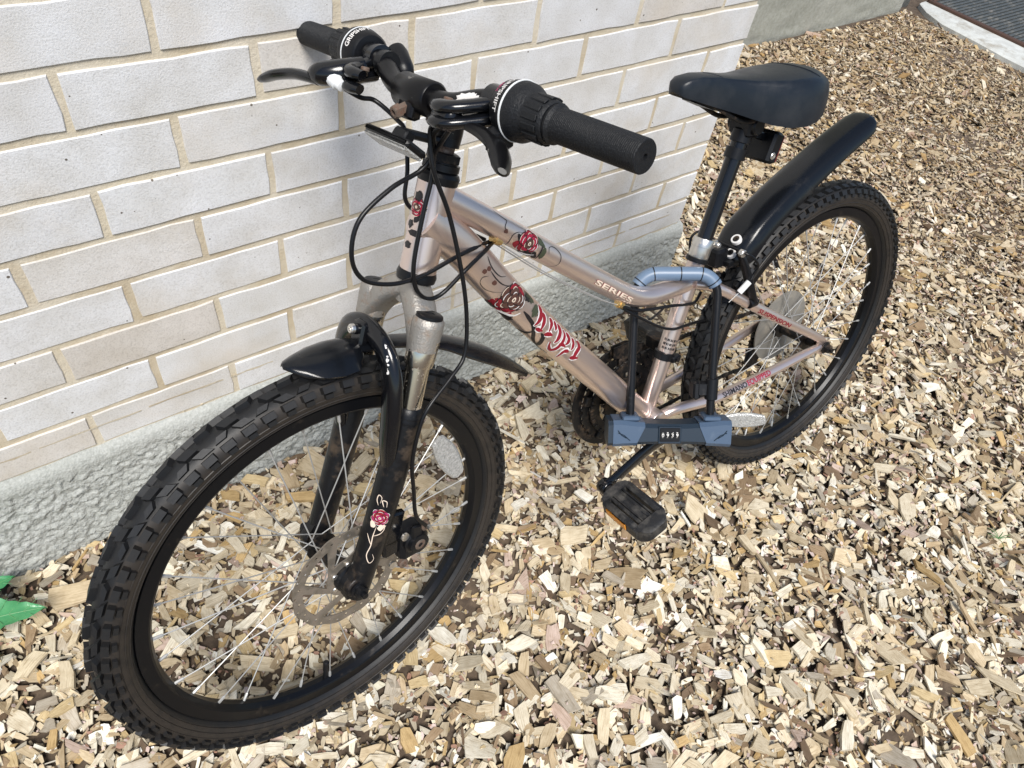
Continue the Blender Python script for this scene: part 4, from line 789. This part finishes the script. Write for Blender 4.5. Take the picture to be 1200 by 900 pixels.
    if s > 0: bl_ = [(Vector((.074, .078, .182)), .0075), (Vector((.062, .100, .180)), .0085), (Vector((.057, .120, .177)), .0105), (Vector((.058, .140, .171)), .0115), (Vector((.066, .158, .163)), .011), (Vector((.075, .171, .157)), .009), (Vector((.081, .179, .155)), .0065), (Vector((.084, .183, .156)), .004)]
    else: bl_ = [(q(.098, .118, .172), .0085), (q(.106, .135, .172), .0095), (q(.112, .152, .170), .010), (q(.121, .172, .163), .0095), (q(.125, .186, .156), .008), (q(.127, .193, .152), .005)]
    mb = MB(); tube(mb, crom([b[0] for b in bl_], 4), [b[1] for b in bl_], 12, sq=(.62, 1.1)); sub(mb, 'blade', 'worn_black' if s > 0 else 'black_gloss', body, sharp=50)
    mb = MB(); cyl(mb, q(.071, .074, .196), q(.071, .074, .2005), .0048, 12, ch=.001); sub(mb, 'pivot_bolt', 'rusty_steel', body)
    mb = MB(); e0 = q(.071, .084, .180) if s > 0 else Vector((.092, -.104, .181)); dd = Vector((-.2, -s, -.28)).normalized()
    lathe(mb, e0, dd, [(0, .0055), (.001, .0082), (.012, .0082), (.013, .0065), (.020, .006), (.021, .003)], 12); sub(mb, 'cable_adjuster', 'white_plastic' if s < 0 else 'black_plastic', body)
mb = MB(); lathe(mb, (.016, -.106, .228), (0, .77, -.63), [(0, .006), (.002, .0105), (.010, .0125), (.030, .0125), (.038, .0105), (.042, .006), (.043, .003)], 24); lathe(mb, (.0385, -.083, .2095), (0, 1, 0), [(-.006, .0115), (-.006, .0145), (.006, .0145), (.006, .0115)], 20); box(mb, (.028, -.086, .215), (.012, 0, 0), (0, .005, 0), (0, 0, .006), .002)
part(mb, 'bell', 'black_plastic', STEER, sharp=50)
# front reflector on its bracket under the stem
rx = Vector((.38, 0, -.925)); ry = Vector((0, 1, 0)); rz = rx.cross(ry); c = Vector((.064, -.006, .140)); mb = MB()
box(mb, c, rx*.004, ry*.041, rz*.015, .003); box(mb, c-rx*.008+Vector((0, .008, 0)), rx*.007, ry*.012, rz*.007, .002); tube(mb, [c-rx*.012+Vector((0, .006, 0)), (.02, .006, .150), (.0, .006, .151)], .005, 8); lathe(mb, (0, 0, .146), (0, 0, 1), [(0, .0112), (0, .0155), (.009, .0155), (.009, .0112)], 20)
fr = part(mb, 'front_reflector', 'black_plastic', STEER); mb = MB(); box(mb, c+rx*.0052, rx*.0022, ry*.0385, rz*.0135, .0015); sub(mb, 'lens', 'reflector_clear', fr)

# --- cables
def cable(pts, r=.0026, m='cable_black', mw=STEER): mb = MB(); tube(mb, crom(pts, 7), r, 8); return part(mb, 'cable', m, mw, sharp=80)
cable([(.090, -.096, .177), (.0640, -.086, .1690), (.0435, -.085, .169), (.0279, -.06, .1564), (.024, -.045, .1462), (.0174, -.036, .1076), (.0139, -.034, .0752), (-.0036, -.032, .0609), (-.030, -.02, .052), (-.07, -.004, .048), (-.096, .000, .042)], .0027)
cable([(.062, .078, .176), (.045, .045, .152), (.0489, .03, .1216), (.0837, .03, .097), (.1144, .03, .0612), (.1155, .03, .0228), (.0963, .03, -.0023), (.058, .03, -.0078), (.02, .032, .003), (-.0223, .034, .0275), (-.0518, .030, .039), (-.0917, .012, .0431), (-.104, .004, .040)], .0027)
cable([(.062, .10, .186), (.058, .05, .165), (.0441, .036, .144), (.0381, .035, .1152), (.0389, .035, .076), (.0367, .035, .0197), (.0264, .035, -.0097), (.0064, .035, -.0233), (-.0138, .036, -.0169), (-.0340, .042, .0130), (-.056, .038, .0309), (-.0715, .030, .0363), (-.090, .018, .0411), (-.105, .006, .0405)], .0027)
cable([(.068, .074, .176), (.0595, .046, .168), (.0565, .040, .1582), (.0461, .045, .1242), (.0141, .05, .0788), (-.0173, .06, .0129), (-.0363, .065, -.0388), (-.0425, .07, -.0841), (-.0245, .075, -.1102), (.0022, .080, -.1418), (.0095, .080, -.1686), (.0060, .078, -.2215), (-.0105, .076, -.2703), (-.0255, .076, -.312), (-.048, .076, -.334)], .0027)
cable([(.703, .006, .3955), (.6226, .006, .3265), (.5283, .006, .2572), (.487, .006, .2315)], .0009, 'spoke_steel', ORG); cable([(.703, -.004, .392), (.6226, -.004, .323), (.5283, -.004, .2545), (.487, -.004, .229)], .0009, 'spoke_steel', ORG)
cable([(.487, .007, .232), (.4582, .010, .2155), (.43, .013, .2085), (.3913, .020, .2042), (.35, .019, .193), (.325, .012, .186), (.30, .0, .19)], .0026, mw=ORG)
cable([(.487, -.001, .230), (.4665, .010, .2132), (.4183, .018, .1774), (.385, .021, .160), (.3578, .019, .1537), (.32, .010, .143), (.285, .0, .130), (.25, -.02, .10)], .0026, mw=ORG)
cable([(.40, -.02, .17), (.4077, -.006, .1742), (.392, -.010, .174), (.3792, -.013, .1753), (.3619, -.018, .1781)], .0022, mw=ORG)
# --- rear rim brake
for s in (-1, 1):
    mb = MB(); tube(mb, crom([(.222, s*.047, .168), (.236, s*.045, .205), (.250, s*.038, .245), (.256, s*.030, .262)], 4), [.009, .008, .007, .006], 12, sq=(.7, 1.2)); cyl(mb, (.214, s*.047, .165), (.232, s*.047, .165), .009, 14, ch=.001)
    br = part(mb, 'brake_arm', 'black_plastic'); mb = MB(); box(mb, (.214, s*.0205, .178), (.026, 0, .017), (0, .006, 0), (-.004, 0, .006), .003); cyl(mb, (.232, s*.022, .19), (.236, s*.050, .193), .004, 10); sub(mb, 'brake_pad', 'black_plastic', br)
for s in (-1, 1): mb = MB(); cyl(mb, (.2575, s*.034, .262), (.2575, s*.043, .262), .0065, 8, ch=.001); part(mb, 'brake_bolt', 'alloy')
cable([(.30, -.03, .235), (.28, -.052, .262), (.262, -.05, .272), (.2575, -.03, .266), (.2575, .036, .264), (.245, .050, .256), (.232, .054, .238), (.236, .0505, .222)], .0022, mw=ORG)
mb = MB(); tube(mb, [(.246, .052, .213), (.262, .048, .197)], .0052, 12); part(mb, 'cable_boot', 'white_plastic')
cable([(.236, .0505, .222), (.243, .053, .216)], .002, mw=ORG); cable([(.26, .048, .198), (.28, .044, .183)], .0007, 'spoke_steel', ORG)
# --- drive: cranks, rings, pedals, derailleurs, chain
BBc = Vector((.407, 0, -.0155))
mb = MB(); N_ = 96; cg = [circ2(0, 0, .079, 48)]
for k in range(5): pass
plate(mb, circ2(0, 0, .104, 72), [circ2(0, 0, .086, 60)], MX(BBc+Vector((0, -.076, 0)), (1, 0, 0), (0, 0, 1), (0, -1, 0)), .004)
for r, t, y, hole in ((.0905, 42, -.069, .072), (.0735, 34, -.061, .055), (.0525, 24, -.053, .030)): cog(mb, (BBc.x, BBc.z), r, t, y, .003, hole)
for k in range(5):
    a = 2*PI*k/5+.3; u = Vector((math.cos(a), 0, math.sin(a))); box(mb, BBc+Vector((0, -.066, 0))+u*.052, u*.036, Vector((0, 1, 0)).cross(u)*.009, (0, .005, 0), .002)
for k in range(4): a = PI/4+k*PI/2; u = Vector((math.cos(a), 0, math.sin(a))); box(mb, BBc+Vector((0, -.073, 0))+u*.088, u*.006, Vector((0, 1, 0)).cross(u)*.008, (0, .003, 0), .001)
cyl(mb, BBc+Vector((0, -.062, 0)), BBc+Vector((0, -.03, 0)), .022, 20)
rings_ = part(mb, 'chainring', 'dark_steel', sharp=30)
for s in (1, -1):
    ca = math.radians(-5); u = Vector((math.cos(ca), 0, math.sin(ca)))*s; y0 = .060*s if s > 0 else -.082; w = Vector((0, s, 0)); tip = BBc+u*.168
    mb = MB(); cyl(mb, BBc+w*abs(y0)-w*.006, BBc+w*(abs(y0)+.014), .0165, 20, ch=.002)
    P_ = [BBc+w*(abs(y0)+.005), BBc+u*.05+w*(abs(y0)+.008), BBc+u*.11+w*(abs(y0)+.018), BBc+u*.150+w*(abs(y0)+.026), BBc+u*.168+w*(abs(y0)+.0275)]
    tube(mb, crom(P_, 4), [.0150, .0125, .0118, .0125, .0140], 14, up=(0, 0, 1), sq=(1, .52)); cyl(mb, tip+w*(abs(y0)+.018), tip+w*(abs(y0)+.036), .0125, 16, ch=.002)
    cr = part(mb, 'crank', 'black_gloss', sharp=50)
    mb = MB(); cyl(mb, BBc+u*.145+w*(abs(y0)+.0325), BBc+u*.145+w*(abs(y0)+.0335), .006, 14); sub(mb, 'plug', 'alloy', cr)
    # pedal: a caged platform turning on its own axle
    pa = math.radians(-14) if s > 0 else math.radians(75); e1 = Vector((math.cos(pa), 0, math.sin(pa)))*(.92 if s > 0 else 1); e3 = Vector((-math.sin(pa), 0, math.cos(pa))); o = tip+w*(abs(y0)+.041); mb = MB(); h = .0125
    cyl(mb, o-w*.008, o+w*.096, .0085, 14)
    def bar(a, b, tx, tz): a = Vector(a); b = Vector(b); c = (a+b)/2; d = (b-a); box(mb, o+e1*c.x+w*c.y+e3*c.z, e1*(d.x/2 if d.x else tx), w*(d.y/2 if d.y else tx), e3*tz, .003)
    bar((-.026, .012, 0), (-.026, .092, 0), .0065, h); bar((.026, .012, 0), (.026, .092, 0), .0065, h)
    loft(mb, [[o+e1*x+w*y+e3*z for x, z in ((-.027-k*.003, -h), (.027+k*.003, -h), (.027+k*.003, h), (-.027-k*.003, h))] for y, k in ((.002, -4), (.008, 0), (.016, 1))])
    loft(mb, [[o+e1*x+w*y+e3*z for x, z in ((-.026+k, -h*q_), (.026-k, -h*q_), (.026-k, h*q_), (-.026+k, h*q_))] for y, k, q_ in ((.084, -.006, 1), (.094, -.003, 1), (.102, .004, .9), (.106, .012, .7))])
    for x in (-.010, .010): bar((x, .012, 0), (x, .092, 0), .0055, h*.8)
    pd = part(mb, 'pedal', 'dusty_black', sharp=40)
    for k in ((-1, 1) if s > 0 else ()): mb = MB(); box(mb, o+e1*(k*.0332)+w*.045, e1*.0012, w*.022, e3*.0065, .001); sub(mb, 'pedal_reflector', 'amber', pd)
mb = MB()
for dz in (-.004, .004): plate(mb, [(-.03, -.006), (.0, -.018), (.036, -.016), (.042, .004), (.012, .014), (-.03, .012)], [], MX((.395, -.064+dz, .085), (.95, 0, .3), (-.3, 0, .95), (0, -1, 0)), .0015)
box(mb, (.352, -.035, .095), (.012, 0, 0), (0, .022, 0), (0, 0, .014), .003); part(mb, 'front_derailleur', 'dark_steel')
mb = MB(); box(mb, (.01, -.078, -.028), (.014, 0, 0), (0, .008, 0), (0, 0, .022), .004); box(mb, (.028, -.072, -.062), (.012, 0, .004), (0, .003, 0), (-.008, 0, .036), .002); box(mb, (.028, -.066, -.062), (.012, 0, .004), (0, .003, 0), (-.008, 0, .036), .002)
for z in (-.042, -.085): cog(mb, (.03 if z > -.05 else .022, z), .0175, 11, -.069, .004, .004)
part(mb, 'rear_derailleur', 'dark_steel')
mb = MB(); loop = [(x, z) for x, z in ((.407, .067),)]
path = crom([(.0, -.050, .043), (.10, -.054, .052), (.30, -.059, .064), (.407, -.061, .058), (.458, -.061, .036), (.479, -.061, -.016), (.455, -.061, -.068), (.407, -.061, -.089), (.30, -.063, -.088), (.12, -.067, -.092), (.03, -.069, -.103), (.006, -.069, -.085), (.028, -.069, -.06), (.046, -.064, -.04), (.03, -.055, -.028), (-.03, -.050, -.03), (-.043, -.050, 0), (-.030, -.050, .03), (.0, -.050, .043)], 7)
for i in range(len(path)-1):
    a, b = path[i], path[i+1]; d = b-a; u = Vector((0, 1, 0)).cross(d).normalized()
    n = max(1, int(d.length/.0127))
    for k in range(n): c = a+d*((k+.5)/n); box(mb, c, d/n*.47, (0, .0035 if (i+k) % 2 else .0022, 0), u*.004, .001)
part(mb, 'chain', 'dark_steel')

# ------------------------------------------------------------------ the combination lock hung on the frame
def W3(p): return BIKE @ Vector((p[0], p[1], p[2]+ZB))
LA, LB, LC, LD = Vector((.4362, -.022, .2225)), Vector((.482, .038, .039)), Vector((.3300, .053, .2180)), Vector((.3745, .113, .0335))
lw = ((LD-LB)+(LC-LA)).normalized(); lu = ((LA-LB)+(LC-LD)); lu = (lu-lw*lw.dot(lu)).normalized(); ln = lw.cross(lu).normalized(); ln = ln if ln.y > 0 else -ln
hw_ = ((LD-LB).dot(lw)+(LC-LA).dot(lw))/4; ctr_ = (LB+LD)/2
LOCK = BIKE @ ORG @ MX(ctr_, -lw, ln, lu)          # x along the body, y outwards, z up the shackle
lock = empty('bicycle_lock', 'black and slate blue combination U lock hanging round the bicycle seat tube', 'lock', LOCK)
Lh = .197; rc = .034
def arc(cx, a0, a1, n=7): return [(cx+rc*math.cos(a), 0, Lh+rc*math.sin(a)) for a in np.linspace(a0, a1, n)]
shk = [(-hw_, 0, -.005), (-hw_, 0, Lh*.5), (-hw_, 0, Lh)]+arc(-hw_+rc, PI, PI/2)[1:]+[(0, 0, Lh+rc)]+arc(hw_-rc, PI/2, 0)[:-1]+[(hw_, 0, Lh), (hw_, 0, Lh*.5), (hw_, 0, -.005)]
mb = MB(); tube(mb, shk, .0068, 16, up=(0, 1, 0)); mb.flip().obj('shackle', 'black_plastic', lock)
slv = arc(-hw_+rc, PI*.84, PI/2)+[(x, 0, Lh+rc) for x in np.linspace(-hw_+rc, hw_-rc, 8)[1:-1]]+arc(hw_-rc, PI/2, PI*.16)
mb = MB(); tube(mb, slv, .0112, 20, up=(0, 1, 0)); sl_ = mb.flip().obj('sleeve', 'sleeve_blue', lock, sharp=60)
mb = MB(); Af = frames([Vector(p) for p in slv], (0, 1, 0))
for i in np.linspace(1, len(slv)-2, 5):
    i = int(round(i)); p = Vector(slv[i]); lathe(mb, p-Af[i][0]*.0008, Af[i][0], [(0, .0108), (0, .01165), (.0016, .01165), (.0016, .0108)], 20)
mb.flip().obj('groove', 'black_plastic', sl_)
def lockbody(x0, x1, g=0., n=10, pinch=True):
    rings = []
    for x in np.linspace(x0, x1, n):
        t = abs(x)/.1; top = -.004+(-.006*(1-min(1, t*1.25)**2) if pinch else 0)+g; bot = -.046-g+.003*(1-min(1, t)**2); d = .0245+g-.002*(1-t); c = .006
        rings.append([(x, y, z) for y, z in ((-d+c, top), (d-c, top), (d, top-c), (d, bot+c), (d-c, bot), (-d+c, bot), (-d, bot+c), (-d, top-c))])
    return rings
mb = MB(); loft(mb, lockbody(-.1035, .094)); body_ = mb.flip().obj('lock_body', 'lock_navy', lock, sharp=30)
for s in (-1, 1):
    mb = MB(); r_ = lockbody(.052, .0955, .0012, 8); r_ = [[(s*x, y, z) for x, y, z in r] for r in r_]
    # wavy inner edge
    for k, z in enumerate(range(8)):
        x, y, zz = r_[0][k]; r_[0][k] = (x-s*(.008 if zz > -.02 else -.004), y, zz)
    loft(mb, r_); box(mb, (s*.066, 0, -.001), (.014, 0, 0), (0, .018, 0), (0, 0, .004), .002); mb.flip().obj('end_cap', 'lock_blue', lock, sharp=30)
mb = MB(); box(mb, (-.004, .0236, -.026), (.0185, 0, 0), (0, .0015, 0), (0, 0, .0145), .001); pan = mb.flip().obj('dial_panel', 'lock_navy', lock)
mb = MB(); box(mb, (-.004, .0246, -.0255), (.0165, 0, 0), (0, .0012, 0), (0, 0, .0118), .0008); mb.flip().obj('dial_recess', 'cable_black', lock)
for k, (mid, up_, dn) in enumerate((('0', '1', '9'), ('9', '0', '8'), ('3', '4', '2'), ('9', '0', '8'))):
    x = -.0155+.0077*k+.0; mb = MB(); lathe(mb, (x-.0026, .0205, -.0255), (1, 0, 0), [(0, .0060), (.0005, .0068), (.0047, .0068), (.0052, .0060)], 20); dl = mb.flip().obj('dial', 'black_plastic', lock)
    f = lambda s_, ph, e=.0003, x=x: Vector((s_, .0205+math.cos(ph)*(.0068+e), -.0255+math.sin(ph)*(.0068+e)))
    for tx, ph in ((mid, 0), (up_, 1.0), (dn, -1.0)):
        me = text_mesh(tx, .0082, .01); X = [v.co.x for v in me.vertices]; cx = (min(X)+max(X))/2
        for v in me.vertices: c = f(x+(v.co.x-cx), ph+(v.co.y-.0029)/.0068); v.co = (-c.x, c.y, c.z)
        me.materials.append(MATS['print_white']); me.flip_normals(); link('digit', me, dl)
mb = MB(); cyl(mb, (hw_, 0, .028), (hw_, 0, .0635), .0105, 16, ch=.001); box(mb, (hw_-.014, -.004, .045), (.010, 0, 0), (0, .009, 0), (0, 0, .012), .003); box(mb, (hw_-.024, -.012, .042), (.006, 0, 0), (0, .016, 0), (0, 0, .015), .003)
mb.flip().obj('carry_bracket', 'black_plastic', lock)
mb = MB()
for s in (-1, 1):
    for k in (0, 1): tube(mb, [(s*(.068+.006*k), .0262, -.035+.004*k), (s*(.078+.004*k), .0264, -.026), (s*(.088), .0262, -.022+.004*k)], .0006, 5)
mb.flip().obj('moulded_mark', 'lock_navy', lock)

# ------------------------------------------------------------------ plants at the edges of the picture
def leaf(name, parent, base, tip, w, up, nseg=18):
    base, tip, up = Vector(base), Vector(tip), Vector(up); d = tip-base; L = d.length; t = d.normalized(); s = t.cross(up).normalized(); u = s.cross(t); mb = MB(); rings = []
    for i in range(nseg+1):
        k = i/nseg; ww = w*(math.sin(PI*min(1, k*.97+.03)**.75)+.02)*(1+(.06 if i % 2 else -.05)); c = base+d*k+u*(math.sin(k*PI)*L*.08)
        rings.append([c+s*(a*ww)+u*(abs(a)*ww*.22-.004*math.sin(a*5+i)*abs(a)+h) for a, h in ((-1, 0), (-.55, 0), (0, 0), (.55, 0), (1, 0), (.55, -.0007), (0, -.0012), (-.55, -.0007))])
    loft(mb, rings); lf = mb.obj(name, 'leaf_green', parent, sharp=80)
    mb = MB(); tube(mb, [base+d*k+u*(math.sin(k*PI)*L*.08+.0003) for k in np.linspace(0, .96, 8)], [.0014, .0005], 6); mb.obj('midrib', 'stem_green', lf); mb = MB()
    for k in np.linspace(.15, .8, 6):
        for sg in (-1, 1):
            ww = w*math.sin(PI*k)**.75; c = base+d*k+u*(math.sin(k*PI)*L*.08+.0003); e_ = base+d*min(1, k+.13)+s*(sg*ww*.8)+u*(math.sin(min(1, k+.13)*PI)*L*.08+.8*ww*.22+.0006); tube(mb, [c, c.lerp(e_, .5)+d*.01, e_], [.0006, .0003], 5)
    mb.obj('veins', 'stem_green', lf); return lf
pt = empty('leafy_plant', 'green broad leafed weed growing against the plinth at the left edge', 'plant', Matrix.Translation((-1.66, -.085, -.01)))
mb = MB(); tube(mb, crom([(0, 0, 0), (.005, -.004, .04), (.0, -.002, .09), (-.01, .004, .15)], 4), [.004, .003, .002], 8); mb.obj('stem', 'stem_green', pt)
for b, t, w in (((.002, .008, .055), (.122, .028, .058), .026), ((.004, -.012, .045), (.148, -.050, .055), .032), ((-.002, 0, .09), (-.09, -.05, .12), .03), ((-.004, 0, .10), (-.02, .07, .13), .024), ((-.006, .002, .13), (.03, -.07, .17), .022), ((-.01, .004, .15), (-.07, .03, .18), .02)): leaf('leaf', pt, b, t, w, (0, 0, 1))
gt = empty('grass_tuft', 'small green grass tuft among the wood chips at the right edge', 'grass', Matrix.Translation((.115, -.965, -.005))); mb = MB()
for k in range(9):
    a = random.uniform(0, 2*PI); l = random.uniform(.015, .035); c, s = math.cos(a), math.sin(a); mb = MB(); loft(mb, [[(x*c-y*s, x*s+y*c, z) for y, z in ((-w, z0), (w, z0), (0, z0+.0006))] for x, w, z0 in ((0, .0012, 0), (l*.4, .001, l*.25), (l*.8, .0007, l*.3), (l, .0001, l*.22))]); mb.obj('blade', 'grass_green', gt)
